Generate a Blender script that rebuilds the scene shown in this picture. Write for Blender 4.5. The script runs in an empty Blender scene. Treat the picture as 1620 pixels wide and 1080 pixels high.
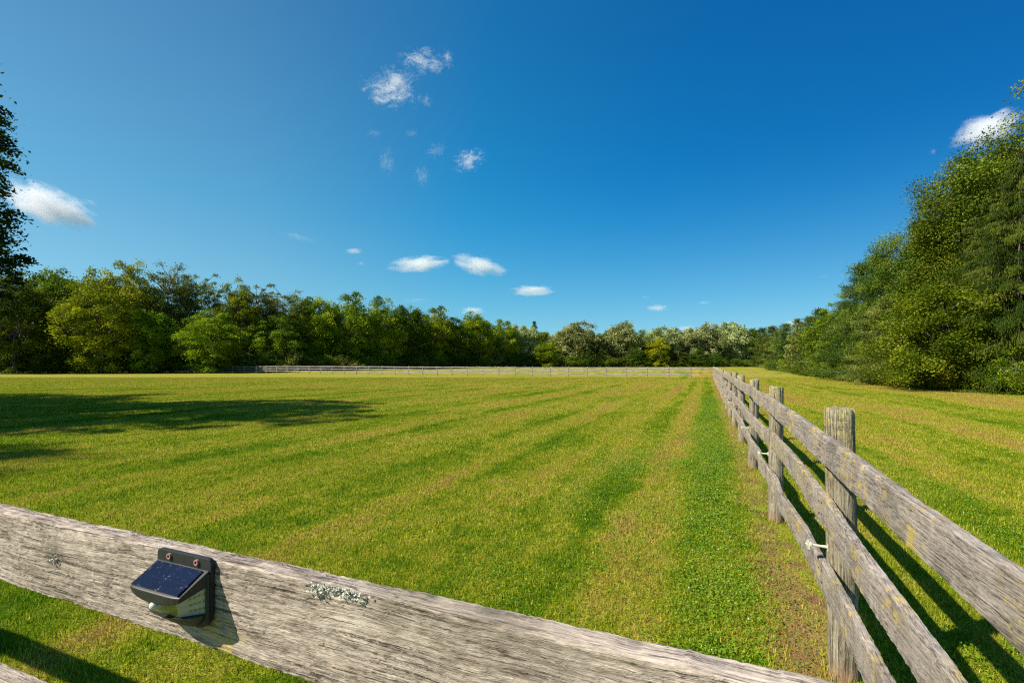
import bpy, math, random
import numpy as np
from mathutils import Vector, Matrix

# ------------------------------------------------------------------ camera, world, sun, exposure
sc = bpy.context.scene
col = sc.collection
EYE = 1.55
cam_d = bpy.data.cameras.new("camera")
cam = bpy.data.objects.new("camera", cam_d)
col.objects.link(cam)
cam.location = (0, 0, EYE)
cam.rotation_euler = (math.radians(90), 0, 0)
cam_d.sensor_width = 36.0
cam_d.lens = 16.0
cam_d.shift_y = 37.0 / 1620.0
cam_d.clip_start = 0.02
cam_d.clip_end = 20000
sc.camera = cam

SUN_EL = math.radians(43)
SUN_AZ = math.atan2(-0.94, -0.34)
to_sun = Vector((math.sin(SUN_AZ) * math.cos(SUN_EL), math.cos(SUN_AZ) * math.cos(SUN_EL), math.sin(SUN_EL)))
sun_d = bpy.data.lights.new("sun", 'SUN')
sun_d.energy = 5.0
sun_d.angle = math.radians(0.5)
sun_d.color = (1.0, 0.92, 0.78)
sun = bpy.data.objects.new("sun", sun_d)
col.objects.link(sun)
sun.rotation_euler = to_sun.to_track_quat('Z', 'Y').to_euler()

world = bpy.data.worlds.new("World")
sc.world = world
world.use_nodes = True
wt = world.node_tree
for n in list(wt.nodes):
    wt.nodes.remove(n)
wo = wt.nodes.new("ShaderNodeOutputWorld")
bg = wt.nodes.new("ShaderNodeBackground")
bg.inputs[1].default_value = 0.15 / 0.265
sky = wt.nodes.new("ShaderNodeTexSky")
sky.sky_type = 'NISHITA'
sky.sun_disc = False
sky.sun_elevation = SUN_EL
sky.sun_rotation = SUN_AZ
sky.altitude = 300
sky.air_density = 1.0
sky.dust_density = 0.3
sky.ozone_density = 2.2
tint = wt.nodes.new("ShaderNodeMix")
tint.data_type = 'RGBA'
tint.blend_type = 'MULTIPLY'
tint.inputs[0].default_value = 1.0
gm = wt.nodes.new("ShaderNodeGamma")
gm.inputs[1].default_value = 0.55
wt.links.new(sky.outputs[0], gm.inputs[0])
hz = wt.nodes.new("ShaderNodeMix"); hz.data_type = 'RGBA'; hz.blend_type = 'MULTIPLY'; hz.inputs[0].default_value = 1.0
wsep = wt.nodes.new("ShaderNodeSeparateXYZ")
hzr = wt.nodes.new("ShaderNodeValToRGB")
hel = [hzr.color_ramp.elements[0], hzr.color_ramp.elements.new(0.14), hzr.color_ramp.elements.new(0.3), hzr.color_ramp.elements.new(0.6), hzr.color_ramp.elements[-1]]
for e_, (p_, c_) in zip(hel, [(0.0, (1.0, 0.38, 0.290)), (0.14, (0.62, 0.36, 0.290)), (0.3, (0.36, 0.325, 0.29)), (0.6, (0.27, 0.245, 0.25)), (1.0, (0.27, 0.22, 0.235))]):
    e_.position = p_; e_.color = (*c_, 1)
wt.links.new(gm.outputs[0], hz.inputs[6]); wt.links.new(hzr.outputs[0], hz.inputs[7])
wt.links.new(hz.outputs[2], tint.inputs[6])
# clear polarised air: deepest blue away from the sun, paler and milkier on the sun's side
wtc = wt.nodes.new("ShaderNodeTexCoord")
wdot = wt.nodes.new("ShaderNodeVectorMath"); wdot.operation = 'DOT_PRODUCT'
wdot.inputs[1].default_value = (0.94, 0.34, 0.0)
wt.links.new(wtc.outputs["Generated"], wdot.inputs[0])
wt.links.new(wtc.outputs["Generated"], wsep.inputs[0]); wt.links.new(wsep.outputs[2], hzr.inputs[0])
wr = wt.nodes.new("ShaderNodeValToRGB")
wmr = wt.nodes.new("ShaderNodeMapRange")
wmr.inputs[1].default_value = -1.0; wmr.inputs[2].default_value = 1.0
wt.links.new(wdot.outputs["Value"], wmr.inputs[0]); wt.links.new(wmr.outputs[0], wr.inputs[0])
for e_, (p_, c_) in zip([wr.color_ramp.elements[0], wr.color_ramp.elements.new(0.42), wr.color_ramp.elements.new(0.62), wr.color_ramp.elements.new(0.78), wr.color_ramp.elements[-1]],
                        [(0.0, (0.55, 1.12, 1.45)), (0.42, (0.32, 1.02, 1.48)), (0.62, (0.07, 0.86, 1.55)), (0.78, (0.03, 0.67, 1.42)), (1.0, (0.02, 0.44, 1.12))]):
    e_.position = p_; e_.color = (*[q * 0.66 for q in c_], 1)
lo = wt.nodes.new("ShaderNodeMapRange")
lo.inputs[1].default_value = 0.0; lo.inputs[2].default_value = 0.42; lo.inputs[3].default_value = 0.8; lo.inputs[4].default_value = 0.0
lo.interpolation_type = 'SMOOTHSTEP'
lmx = wt.nodes.new("ShaderNodeMix"); lmx.data_type = 'RGBA'
lmx.inputs[7].default_value = (0.17, 0.66, 0.98, 1)
wt.links.new(wsep.outputs[2], lo.inputs[0]); wt.links.new(lo.outputs[0], lmx.inputs[0]); wt.links.new(wr.outputs[0], lmx.inputs[6])
wt.links.new(lmx.outputs[2], tint.inputs[7])
wt.links.new(tint.outputs[2], bg.inputs[0])
wt.links.new(bg.outputs[0], wo.inputs[0])

sc.view_settings.view_transform = 'Standard'
sc.view_settings.look = 'None'
sc.view_settings.exposure = 0.82
sc.view_settings.gamma = 1
sc.cycles.max_bounces = 8
sc.cycles.diffuse_bounces = 3
sc.cycles.glossy_bounces = 2
sc.cycles.transmission_bounces = 4
sc.cycles.transparent_max_bounces = 8
sc.cycles.volume_bounces = 6
sc.cycles.volume_max_steps = 64
sc.cycles.use_denoising = False
sc.cycles.filter_width = 1.2

# ------------------------------------------------------------------ frame of the paddock
P1 = np.array([1.64, 2.25])          # post nearest the camera on the long fence
F = np.array([0.3954, 0.9185])       # along the long fence
P = np.array([-0.9185, 0.3954])      # into the paddock
BAY = 2.467


def terrain(x, y):
    x = np.asarray(x, float); y = np.asarray(y, float)
    k = np.clip((y - 50) / 105.0, 0, 1)
    k = k * k * (3 - 2 * k)
    left = np.clip((x + 75) / 55.0, 0, 1)
    left = left * left * (3 - 2 * left)
    return 0.86 * k * left


def ft(t, s):                         # fence frame -> world xy
    return P1 + F * t + P * s


def px(xp, depth):                    # image column at a depth -> world x
    return (xp - 810.0) / 720.0 * depth


# ------------------------------------------------------------------ helpers
def setp(o, label=None, cat=None, group=None, kind=None):
    if label: o["label"] = label
    if cat: o["category"] = cat
    if group: o["group"] = group
    if kind: o["kind"] = kind
    return o


def empty(name, loc, label, cat, group=None, rz=0.0):
    o = bpy.data.objects.new(name, None)
    col.objects.link(o)
    o.empty_display_size = 0.2
    o.location = loc
    o.rotation_euler = (0, 0, rz)
    return setp(o, label, cat, group)


def link(name, me, parent=None, loc=(0, 0, 0), rot=(0, 0, 0)):
    o = bpy.data.objects.new(name, me)
    col.objects.link(o)
    o.location = loc
    o.rotation_euler = rot
    if parent is not None:
        o.parent = parent
    return o


def np_mesh(name, V, faces, mats=(), smooth=False, attrs=None, midx=None):
    """V (n,3); faces (m,k) array or list of arrays of different k."""
    me = bpy.data.meshes.new(name)
    if isinstance(faces, np.ndarray):
        faces = [faces]
    faces = [f for f in faces if len(f)]
    V = np.asarray(V, np.float32)
    me.vertices.add(len(V))
    me.vertices.foreach_set("co", V.ravel())
    loops = np.concatenate([f.ravel() for f in faces]).astype(np.int32)
    tot = np.concatenate([np.full(len(f), f.shape[1], np.int32) for f in faces])
    start = np.concatenate([[0], np.cumsum(tot)[:-1]]).astype(np.int32)
    me.loops.add(len(loops))
    me.loops.foreach_set("vertex_index", loops)
    me.polygons.add(len(tot))
    me.polygons.foreach_set("loop_start", start)
    me.polygons.foreach_set("loop_total", tot)
    if midx is not None:
        me.polygons.foreach_set("material_index", np.asarray(midx, np.int32))
    if smooth:
        me.polygons.foreach_set("use_smooth", np.ones(len(tot), bool))
    for k, a in (attrs or {}).items():
        at = me.attributes.new(k, 'FLOAT', 'FACE')
        at.data.foreach_set("value", np.asarray(a, np.float32))
    for m in mats:
        me.materials.append(m)
    me.update(calc_edges=True)
    return me


class MB:
    """plain list mesh builder for hand-made things"""
    def __init__(self):
        self.v = []; self.f = []; self.mi = []

    def add(self, vs, fs, mi=0):
        b = len(self.v)
        self.v += [tuple(p) for p in vs]
        self.f += [tuple(i + b for i in q) for q in fs]
        self.mi += [mi] * len(fs)

    def box(self, c, s, mi=0):
        x, y, z = c; a, b, d = s[0] / 2, s[1] / 2, s[2] / 2
        vs = [(x + i * a, y + j * b, z + k * d) for i in (-1, 1) for j in (-1, 1) for k in (-1, 1)]
        self.add(vs, [(0, 1, 3, 2), (4, 6, 7, 5), (0, 4, 5, 1), (2, 3, 7, 6), (0, 2, 6, 4), (1, 5, 7, 3)], mi)

    def tube(self, pts, rad, n=10, mi=0, cap=True):
        pts = [Vector(p) for p in pts]
        rings = []
        for i, p in enumerate(pts):
            d = (pts[min(i + 1, len(pts) - 1)] - pts[max(i - 1, 0)]).normalized()
            a = d.orthogonal().normalized(); b = d.cross(a)
            r = rad[i] if hasattr(rad, '__len__') else rad
            rings.append([p + (a * math.cos(2 * math.pi * k / n) + b * math.sin(2 * math.pi * k / n)) * r for k in range(n)])
        vs = [q for r in rings for q in r]
        fs = []
        for i in range(len(pts) - 1):
            for k in range(n):
                fs.append((i * n + k, i * n + (k + 1) % n, (i + 1) * n + (k + 1) % n, (i + 1) * n + k))
        if cap:
            fs.append(tuple(range(n))[::-1]); fs.append(tuple((len(pts) - 1) * n + k for k in range(n)))
        self.add(vs, fs, mi)

    def mesh(self, name, mats, smooth=False, bevel=0.0):
        me = bpy.data.meshes.new(name)
        me.from_pydata(self.v, [], self.f)
        for m in mats: me.materials.append(m)
        me.polygons.foreach_set("material_index", self.mi)
        if smooth: me.polygons.foreach_set("use_smooth", [True] * len(self.f))
        if bevel > 0:
            import bmesh
            bm = bmesh.new(); bm.from_mesh(me)
            bmesh.ops.recalc_face_normals(bm, faces=bm.faces)
            bmesh.ops.bevel(bm, geom=[e for e in bm.edges if e.calc_face_angle(0) > 0.4], offset=bevel, segments=2, affect='EDGES', profile=0.6)
            bm.to_mesh(me); bm.free()
        me.update()
        return me


# node helper
class NT:
    def __init__(self, name):
        self.m = bpy.data.materials.new(name)
        self.m.use_nodes = True
        self.t = self.m.node_tree
        for n in list(self.t.nodes): self.t.nodes.remove(n)
        self.out = self.t.nodes.new("ShaderNodeOutputMaterial")

    def n(self, typ, ins=None, **props):
        nd = self.t.nodes.new("ShaderNode" + typ)
        for k, v in props.items(): setattr(nd, k, v)
        for k, v in (ins or {}).items():
            self.set(nd, k, v)
        return nd

    def set(self, nd, k, v):
        s = nd.inputs[k]
        if isinstance(v, bpy.types.NodeSocket): self.t.links.new(v, s)
        elif isinstance(v, bpy.types.Node): self.t.links.new(v.outputs[0], s)
        else: s.default_value = v

    def math(self, op, a, b=0.0, c=0.0, clamp=False):
        nd = self.n("Math", {0: a, 1: b}, operation=op, use_clamp=clamp)
        if op in ('MULTIPLY_ADD', 'COMPARE', 'SMOOTH_MIN', 'SMOOTH_MAX'): self.set(nd, 2, c)
        return nd.outputs[0]

    def mix(self, f, a, b, mode='MIX'):
        nd = self.t.nodes.new("ShaderNodeMix")
        nd.data_type = 'RGBA'; nd.blend_type = mode
        self.set(nd, 0, f); self.set(nd, 6, a); self.set(nd, 7, b)
        return nd.outputs[2]

    def ramp(self, f, stops, interp='LINEAR'):
        nd = self.n("ValToRGB", {0: f})
        cr = nd.color_ramp; cr.interpolation = interp
        while len(cr.elements) < len(stops): cr.elements.new(0.5)
        for e, (p, c) in zip(cr.elements, stops):
            e.position = p
            e.color = tuple(c) + (1,) if hasattr(c, '__len__') else (c, c, c, 1)
        return nd.outputs[0]

    def noise(self, vec, scale, detail=3, rough=0.55, dist=0.0, dim='3D'):
        nd = self.n("TexNoise", {"Scale": scale, "Detail": detail, "Roughness": rough, "Distortion": dist}, noise_dimensions=dim)
        if vec is not None: self.set(nd, "Vector", vec)
        return nd.outputs[0]

    def remap(self, f, a, b, c=0.0, d=1.0):
        return self.n("MapRange", {0: f, 1: a, 2: b, 3: c, 4: d}).outputs[0]

    def finish(self, shader, disp=None):
        self.t.links.new(shader if isinstance(shader, bpy.types.NodeSocket) else shader.outputs[0], self.out.inputs[0])
        return self.m


# ------------------------------------------------------------------ lawn colour, shared by soil sheet and blades
def lawn_colour(N, pos, extra=None):
    s = N.math('ADD', N.n("VectorMath", {0: pos, 1: (P[0], P[1], 0)}, operation='DOT_PRODUCT').outputs["Value"], float(-(P1 @ P)))
    t = N.math('ADD', N.n("VectorMath", {0: pos, 1: (F[0], F[1], 0)}, operation='DOT_PRODUCT').outputs["Value"], float(-(P1 @ F)))
    wob = N.math('MULTIPLY', N.math('SUBTRACT', N.noise(pos, 0.35, 2), 0.5), 0.7)
    sw = N.math('ADD', s, wob)
    vs = N.n("CombineXYZ", {0: N.math('MULTIPLY', sw, 0.75), 1: N.math('MULTIPLY', t, 0.02)}).outputs[0]
    stripe = N.noise(vs, 1.0, 2, 0.6, dim='2D')
    vs2 = N.n("CombineXYZ", {0: N.math('MULTIPLY', sw, 2.2), 1: N.math('MULTIPLY', t, 0.12)}).outputs[0]
    streak = N.noise(vs2, 1.0, 3, 0.6, dim='2D')
    patch = N.noise(N.n('CombineXYZ', {0: N.math('MULTIPLY', s, 1.0), 1: N.math('MULTIPLY', t, 0.4)}).outputs[0], 0.62, 4, 0.6)
    med = N.noise(pos, 3.2, 3, 0.65)
    fine = N.noise(pos, 22.0, 3, 0.7)
    v = N.math('MULTIPLY', stripe, 0.42)
    v = N.math('MULTIPLY_ADD', streak, 0.20, v)
    v = N.math('MULTIPLY_ADD', patch, 0.48, v)
    v = N.math('MULTIPLY_ADD', med, 0.34, v)
    v = N.math('MULTIPLY_ADD', fine, 0.16, v)           # mean ~0.66
    v = N.math('ADD', v, N.remap(t, 2, 30, -0.090, -0.145))
    if extra is not None: v = N.math('ADD', v, extra)
    # named strips beside the fence: bare edge, clover, dry, green
    sn = N.math('ADD', s, N.math('MULTIPLY', N.math('SUBTRACT', N.noise(pos, 1.6, 3), 0.5), 0.55))
    band = N.ramp(N.remap(sn, -1.0, 4.0), [(0.0, 0.5), (0.17, 0.5), (0.20, 0.30), (0.235, 0.38), (0.275, 0.74), (0.36, 0.74), (0.41, 0.42), (0.47, 0.38),
                                        (0.515, 0.66), (0.58, 0.64), (0.64, 0.43), (0.72, 0.45), (0.80, 0.55), (1.0, 0.5)])
    v = N.math('ADD', v, N.math('MULTIPLY', N.math('SUBTRACT', band, 0.5), 0.46))
    colr = N.ramp(v, [(0.46, (0.40, 0.21, 0.090)), (0.56, (0.42, 0.31, 0.085)), (0.64, (0.43, 0.39, 0.048)),
                      (0.71, (0.33, 0.36, 0.018)), (0.79, (0.155, 0.250, 0.007)), (0.90, (0.070, 0.160, 0.004))])
    # foot of the fence: trodden reddish soil
    bare = N.math('MULTIPLY', N.ramp(N.remap(sn, -0.4, 0.6), [(0.0, 0.0), (0.30, 0.0), (0.42, 1.0), (0.58, 1.0), (0.72, 0.0), (1, 0)]),
                  N.remap(med, 0.42, 0.62))
    return colr, bare, sn


N = NT("lawn_soil")
geo = N.n("NewGeometry")
pos = geo.outputs["Position"]
c, bare, sn = lawn_colour(N, pos)
ff = N.noise(pos, 55, 3, 0.8)
dark = N.mix(N.remap(ff, 0.3, 0.7, 0.0, 1.0), (0.22, 0.24, 0.2, 1), (1.0, 1.0, 0.95, 1))
dist = N.n("VectorMath", {0: pos}, operation='LENGTH').outputs["Value"]
near = N.remap(dist, 10, 34, 0.45, 1.0)
cc = N.mix(1.0, c, dark, 'MULTIPLY')
soil = N.mix(N.noise(pos, 14, 4, 0.7), (0.10, 0.045, 0.02, 1), (0.34, 0.19, 0.10, 1))
cc = N.mix(bare, cc, soil)
bmp = N.n("Bump", {"Height": N.math('ADD', N.noise(pos, 38, 4, 0.75), N.math('MULTIPLY', N.noise(pos, 6, 3, 0.6), 0.8)), "Strength": 0.9, "Distance": 0.03})
soil_mat = N.finish(N.n("BsdfPrincipled", {"Base Color": cc, "Roughness": 0.95, "Specular IOR Level": 0.1, "Normal": bmp}))

N = NT("grass_blade")
geo = N.n("NewGeometry")
rnd = N.n("Attribute", attribute_name="lf").outputs["Fac"]
rnd2 = N.math('FRACT', N.math('MULTIPLY', rnd, 17.31))
c, bare, sn = lawn_colour(N, geo.outputs["Position"], N.math('MULTIPLY', N.math('SUBTRACT', rnd2, 0.5), 0.26))
vary = N.ramp(rnd, [(0.0, (0.34, 0.40, 0.3)), (0.5, (0.92, 0.95, 0.85)), (0.8, (1.25, 1.2, 1.0)), (0.94, (1.45, 1.35, 1.4)), (1.0, (1.8, 1.6, 3.0))])
gc = N.mix(1.0, c, vary, 'MULTIPLY')
d = N.n("BsdfPrincipled", {"Base Color": gc, "Roughness": 0.6, "Specular IOR Level": 0.06})
tr = N.n("BsdfTranslucent", {"Color": N.mix(1.0, gc, (1.0, 1.15, 0.6, 1), 'MULTIPLY')})
grass_mat = N.finish(N.n("MixShader", {0: 0.35, 1: d, 2: tr}))


def leaf_mat(name, cols, trans=0.24, gloss=0.03, patch_col=None, patch_lo=0.62):
    N = NT(name)
    rnd = N.n("Attribute", attribute_name="lf").outputs["Fac"]
    clu = N.n("Attribute", attribute_name="cl").outputs["Fac"]
    ob = N.n("ObjectInfo").outputs["Random"]
    f = N.math('ADD', N.math('MULTIPLY', rnd, 0.30), N.math('MULTIPLY', clu, 0.70))
    c = N.ramp(f, [(0.12, cols[0]), (0.5, cols[1]), (0.88, cols[2])])
    hv = N.n("HueSaturation", {"Hue": N.remap(ob, 0, 1, 0.485, 0.512), "Saturation": 1.0, "Value": N.remap(ob, 0, 1, 0.85, 1.15), "Color": c})
    c = hv.outputs[0]
    if patch_col:
        tc = N.n("TexCoord").outputs["Object"]
        c = N.mix(N.remap(N.noise(tc, 0.55, 2), patch_lo, patch_lo + 0.05), c, patch_col)
    d = N.n("BsdfPrincipled", {"Base Color": c, "Roughness": 0.5, "Specular IOR Level": gloss})
    tr = N.n("BsdfTranslucent", {"Color": N.mix(1.0, c, (1.15, 1.25, 0.5, 1), 'MULTIPLY')})
    return N.finish(N.n("MixShader", {0: trans, 1: d, 2: tr}))


L_YEL = leaf_mat("leaves_yellow_green", [(0.070, 0.110, 0.006), (0.20, 0.25, 0.010), (0.36, 0.38, 0.016)])
L_MID = leaf_mat("leaves_mid_green", [(0.045, 0.085, 0.006), (0.120, 0.185, 0.010), (0.24, 0.30, 0.018)])
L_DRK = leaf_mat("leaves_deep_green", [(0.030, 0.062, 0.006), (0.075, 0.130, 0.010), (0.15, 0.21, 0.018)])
L_OLV = leaf_mat("leaves_olive", [(0.065, 0.085, 0.018), (0.150, 0.175, 0.035), (0.26, 0.28, 0.06)])
L_SIL = leaf_mat("leaves_silvery", [(0.11, 0.135, 0.035), (0.30, 0.34, 0.125), (0.56, 0.58, 0.31)])
L_BRT = leaf_mat("leaves_bright", [(0.06, 0.125, 0.006), (0.17, 0.26, 0.010), (0.30, 0.38, 0.020)])
L_GLD = leaf_mat("leaves_golden", [(0.09, 0.11, 0.008), (0.27, 0.28, 0.010), (0.44, 0.41, 0.018)])
L_CHR = leaf_mat("leaves_dark_cherry", [(0.020, 0.040, 0.005), (0.045, 0.078, 0.008), (0.085, 0.125, 0.012)], trans=0.15)
L_ELM = leaf_mat("leaves_elm", [(0.040, 0.074, 0.008), (0.090, 0.130, 0.010), (0.20, 0.235, 0.022)], trans=0.18)
L_SPR = leaf_mat("needles_spruce", [(0.018, 0.034, 0.004), (0.042, 0.068, 0.007), (0.095, 0.115, 0.012)], trans=0.12)
L_PIN = leaf_mat("needles_pine", [(0.026, 0.054, 0.007), (0.072, 0.118, 0.013), (0.165, 0.21, 0.028)], trans=0.15)
L_PRU = leaf_mat("needles_rusty_pine", [(0.042, 0.075, 0.012), (0.105, 0.150, 0.020), (0.21, 0.23, 0.04)], trans=0.15, patch_col=(0.30, 0.12, 0.035, 1), patch_lo=0.60)
L_HED = leaf_mat("leaves_hedge", [(0.060, 0.095, 0.008), (0.150, 0.200, 0.012), (0.30, 0.31, 0.03)], patch_col=(0.30, 0.16, 0.04, 1), patch_lo=0.66)

N = NT("bark")
tc = N.n("TexCoord").outputs["Object"]
mp = N.n("Mapping", {"Vector": tc, "Scale": (9, 9, 1.6)}).outputs[0]
b = N.noise(mp, 1.5, 5, 0.7)
bark_mat = N.finish(N.n("BsdfPrincipled", {"Base Color": N.ramp(b, [(0.3, (0.045, 0.035, 0.025)), (0.7, (0.21, 0.18, 0.14))]), "Roughness": 0.9,
                                          "Normal": N.n("Bump", {"Height": b, "Strength": 0.8, "Distance": 0.04})}))


# ------------------------------------------------------------------ weathered wood
def wood_mat(name, knot=None, grain=3.4, base=((0.065, 0.053, 0.045), (0.235, 0.200, 0.175), (0.40, 0.350, 0.310)), lichen=0.5, vertical=False, fresh=False, fine=1.0, white=0.55):
    N = NT(name)
    tc = N.n("TexCoord").outputs["Object"]
    ob = N.n("ObjectInfo").outputs["Random"]
    off = N.n("CombineXYZ", {0: N.math('MULTIPLY', ob, 37.0), 1: N.math('MULTIPLY', ob, 11.0), 2: N.math('MULTIPLY', ob, 5.0)}).outputs[0]
    v = N.n("VectorMath", {0: tc, 1: off}, operation='ADD').outputs[0]
    sc_ = (80, 80, 2.6) if vertical else (grain, 95, 105)
    warp = N.n("TexNoise", {"Vector": v, "Scale": 4.0, "Detail": 2.0})
    v2 = N.n("VectorMath", {0: v, 1: N.n("VectorMath", {0: warp.outputs["Color"], 1: (0.0, 0.016, 0.022) if not vertical else (0.012, 0.012, 0)}, operation='MULTIPLY').outputs[0]}, operation='ADD').outputs[0]
    gv = N.n("Mapping", {"Vector": v2, "Scale": sc_}).outputs[0]
    g1 = N.noise(gv, 1.0 * fine, 5, 0.72, 0.4)
    gv3 = N.n("Mapping", {"Vector": v2, "Scale": tuple(q * (3.0 if q > 10 else 4.5) for q in sc_)}).outputs[0]
    g2 = N.noise(gv3, 1.0 * fine, 3, 0.7)
    big = N.noise(v, 3.0, 4, 0.6)
    blot = N.noise(v, 11.0, 4, 0.65)
    f = N.math('MULTIPLY', g1, 0.62)
    f = N.math('MULTIPLY_ADD', g2, 0.30, f)
    f = N.math('MULTIPLY_ADD', big, 0.30, f)
    f = N.math('MULTIPLY_ADD', blot, 0.26, f)
    gv4 = N.n("Mapping", {"Vector": v2, "Scale": (34, 210, 210) if not vertical else (160, 160, 16)}).outputs[0]
    g3 = N.noise(gv4, 1.0, 3, 0.75)
    f = N.math('MULTIPLY_ADD', N.math('SUBTRACT', g3, 0.5), 0.55 * fine, f)
    c = N.ramp(f, [(0.57, base[0]), (0.68, base[1]), (0.86, base[2])])
    crk = N.noise(N.n("Mapping", {"Vector": v2, "Scale": (5.5, 230, 230) if not vertical else (190, 190, 3.0)}).outputs[0], 1.0, 4, 0.6, 0.3)
    cr = N.math('MULTIPLY', N.remap(crk, 0.56, 0.66), N.remap(blot, 0.38, 0.56))
    c = N.mix(N.math('MULTIPLY', cr, 0.72), c, (0.028, 0.021, 0.015, 1))
    c = N.mix(N.math('MULTIPLY', N.remap(N.noise(v, 4.6, 5, 0.72, 0.6), 0.50, 0.68), 0.50), c, N.mix(g1, (0.035, 0.027, 0.020, 1), (0.19, 0.155, 0.120, 1)))
    if knot:
        kd = N.n("VectorMath", {0: N.n("VectorMath", {0: tc, 1: (knot[0], 0.0, knot[1])}, operation='SUBTRACT').outputs[0], 1: (0.8, 0.0, 1.0)}, operation='MULTIPLY').outputs[0]
        kl = N.math('ADD', N.n("VectorMath", {0: kd}, operation='LENGTH').outputs["Value"], N.math('MULTIPLY', N.math('SUBTRACT', N.noise(tc, 38, 4, 0.7), 0.5), 0.030))
        c = N.mix(N.math('MULTIPLY', N.remap(kl, 0.034, 0.014), 0.75), c, N.mix(N.math('FRACT', N.math('MULTIPLY', kl, 230.0)), (0.035, 0.026, 0.018, 1), (0.24, 0.19, 0.15, 1)))
    if not fresh:
        # grey green bloom, yellow lichen, pale lichen, rust-orange dots
        c = N.mix(N.math('MULTIPLY', N.remap(N.noise(v, 5.0, 3), 0.5, 0.75), 0.35), c, (0.16, 0.15, 0.09, 1))
        m1 = N.remap(N.noise(v, 3.4, 2), 0.66 - 0.20 * lichen, 0.74 - 0.16 * lichen)
        m2 = N.remap(N.noise(N.n("Mapping", {"Vector": v, "Scale": (1, 1, 1)}).outputs[0], 26, 5, 0.72), 0.50, 0.60)
        ly = N.math('MULTIPLY', m1, m2)
        c = N.mix(N.math('MULTIPLY', ly, 0.85), c, N.mix(N.noise(v, 60, 3), (0.40, 0.26, 0.015, 1), (0.55, 0.44, 0.13, 1)))
        vo = N.n("TexVoronoi", {"Vector": v, "Scale": 16.0, "Randomness": 1.0})
        m3 = N.math('MULTIPLY', N.remap(vo.outputs["Distance"], 0.24, 0.12), N.remap(N.noise(v, 6.0, 2), 0.60 - 0.05 * white, 0.66))
        c = N.mix(N.math('MULTIPLY', m3, 0.75), c, N.mix(N.noise(v, 90, 3), (0.34, 0.33, 0.22, 1), (0.62, 0.60, 0.47, 1)))
        vo2 = N.n("TexVoronoi", {"Vector": v, "Scale": 4.3, "Randomness": 1.0})
        m4 = N.math('MULTIPLY', N.remap(vo2.outputs["Distance"], 0.085, 0.03), N.remap(N.noise(v, 70, 3), 0.45, 0.6))
        c = N.mix(N.math('MULTIPLY', m4, min(0.8, 0.35 + lichen)), c, (0.60, 0.17, 0.03, 1))
    if vertical:
        zz = N.n("SeparateXYZ", {0: tc}).outputs[2]
        nz = N.math('ADD', zz, N.math('MULTIPLY', N.math('SUBTRACT', N.noise(v, 14, 3), 0.5), 0.10))
        topm = N.math('MULTIPLY', N.remap(nz, 1.08, 1.28), N.remap(N.noise(v, 34, 4, 0.7), 0.46, 0.56))
        c = N.mix(N.math('MULTIPLY', topm, 0.85), c, N.mix(N.noise(v, 60, 2), (0.34, 0.27, 0.03, 1), (0.52, 0.48, 0.28, 1)))
        c = N.mix(N.math('MULTIPLY', N.remap(nz, 0.12, 0.02), 0.6), c, (0.30, 0.15, 0.08, 1))
    hgt = N.math('SUBTRACT', N.math('ADD', N.math('MULTIPLY', g1, 0.7), N.math('MULTIPLY', g2, 0.45)), N.math('MULTIPLY', cr, 0.6))
    bm = N.n("Bump", {"Height": hgt, "Strength": 1.0, "Distance": 0.004 if not vertical else 0.012})
    return N.finish(N.n("BsdfPrincipled", {"Base Color": c, "Roughness": 0.85, "Specular IOR Level": 0.2, "Normal": bm}))


W_RAIL = wood_mat("weathered_rail", lichen=0.95, white=0.9)
W_FRONT = wood_mat("weathered_board", knot=(3.31, 1.178), grain=6.0, base=((0.070, 0.052, 0.038), (0.275, 0.222, 0.178), (0.51, 0.43, 0.36)), lichen=-0.15, white=0.7)
W_POST = wood_mat("weathered_post", base=((0.055, 0.044, 0.028), (0.23, 0.195, 0.135), (0.38, 0.335, 0.25)), lichen=0.2, vertical=True)
W_FAR = wood_mat("weathered_far_rail", base=((0.13, 0.11, 0.10), (0.25, 0.225, 0.215), (0.36, 0.33, 0.32)), lichen=0.1)
W_NEW = wood_mat("fresh_orange_board", base=((0.30, 0.15, 0.04), (0.42, 0.24, 0.08), (0.50, 0.32, 0.13)), fresh=True)


def simple(name, colr, rough=0.5, spec=0.5, nscale=0, namp=0.0, **kw):
    N = NT(name)
    ins = {"Roughness": rough, "Specular IOR Level": spec}
    ins.update(kw)
    if nscale:
        tc = N.n("TexCoord").outputs["Object"]
        nn = N.noise(tc, nscale, 4, 0.6)
        ins["Base Color"] = N.mix(nn, tuple(q * (1 - namp) for q in colr) + (1,), tuple(min(1, q * (1 + namp)) for q in colr) + (1,))
    else:
        ins["Base Color"] = tuple(colr) + (1,)
    return N.finish(N.n("BsdfPrincipled", ins))


# ------------------------------------------------------------------ ground
xs = np.unique(np.concatenate([np.linspace(-1500, -140, 12), np.linspace(-140, 140, 71), np.linspace(140, 1500, 12)]))
ys = np.unique(np.concatenate([np.linspace(-300, 0, 8), np.linspace(0, 200, 61), np.linspace(200, 2500, 16)]))
X, Y = np.meshgrid(xs, ys)
V = np.stack([X, Y, terrain(X, Y)], -1).reshape(-1, 3)
nx, ny = len(xs), len(ys)
I = (np.arange(ny - 1)[:, None] * nx + np.arange(nx - 1)[None, :]).ravel()
ground = link("ground", np_mesh("ground", V, np.stack([I, I + 1, I + 1 + nx, I + nx], 1), [soil_mat], smooth=True))
setp(ground, "mown green and straw-yellow pasture ground striped by the mower", None, kind="structure")

# grass blades: density thins with distance, blades widen
rng = np.random.default_rng(5)


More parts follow.
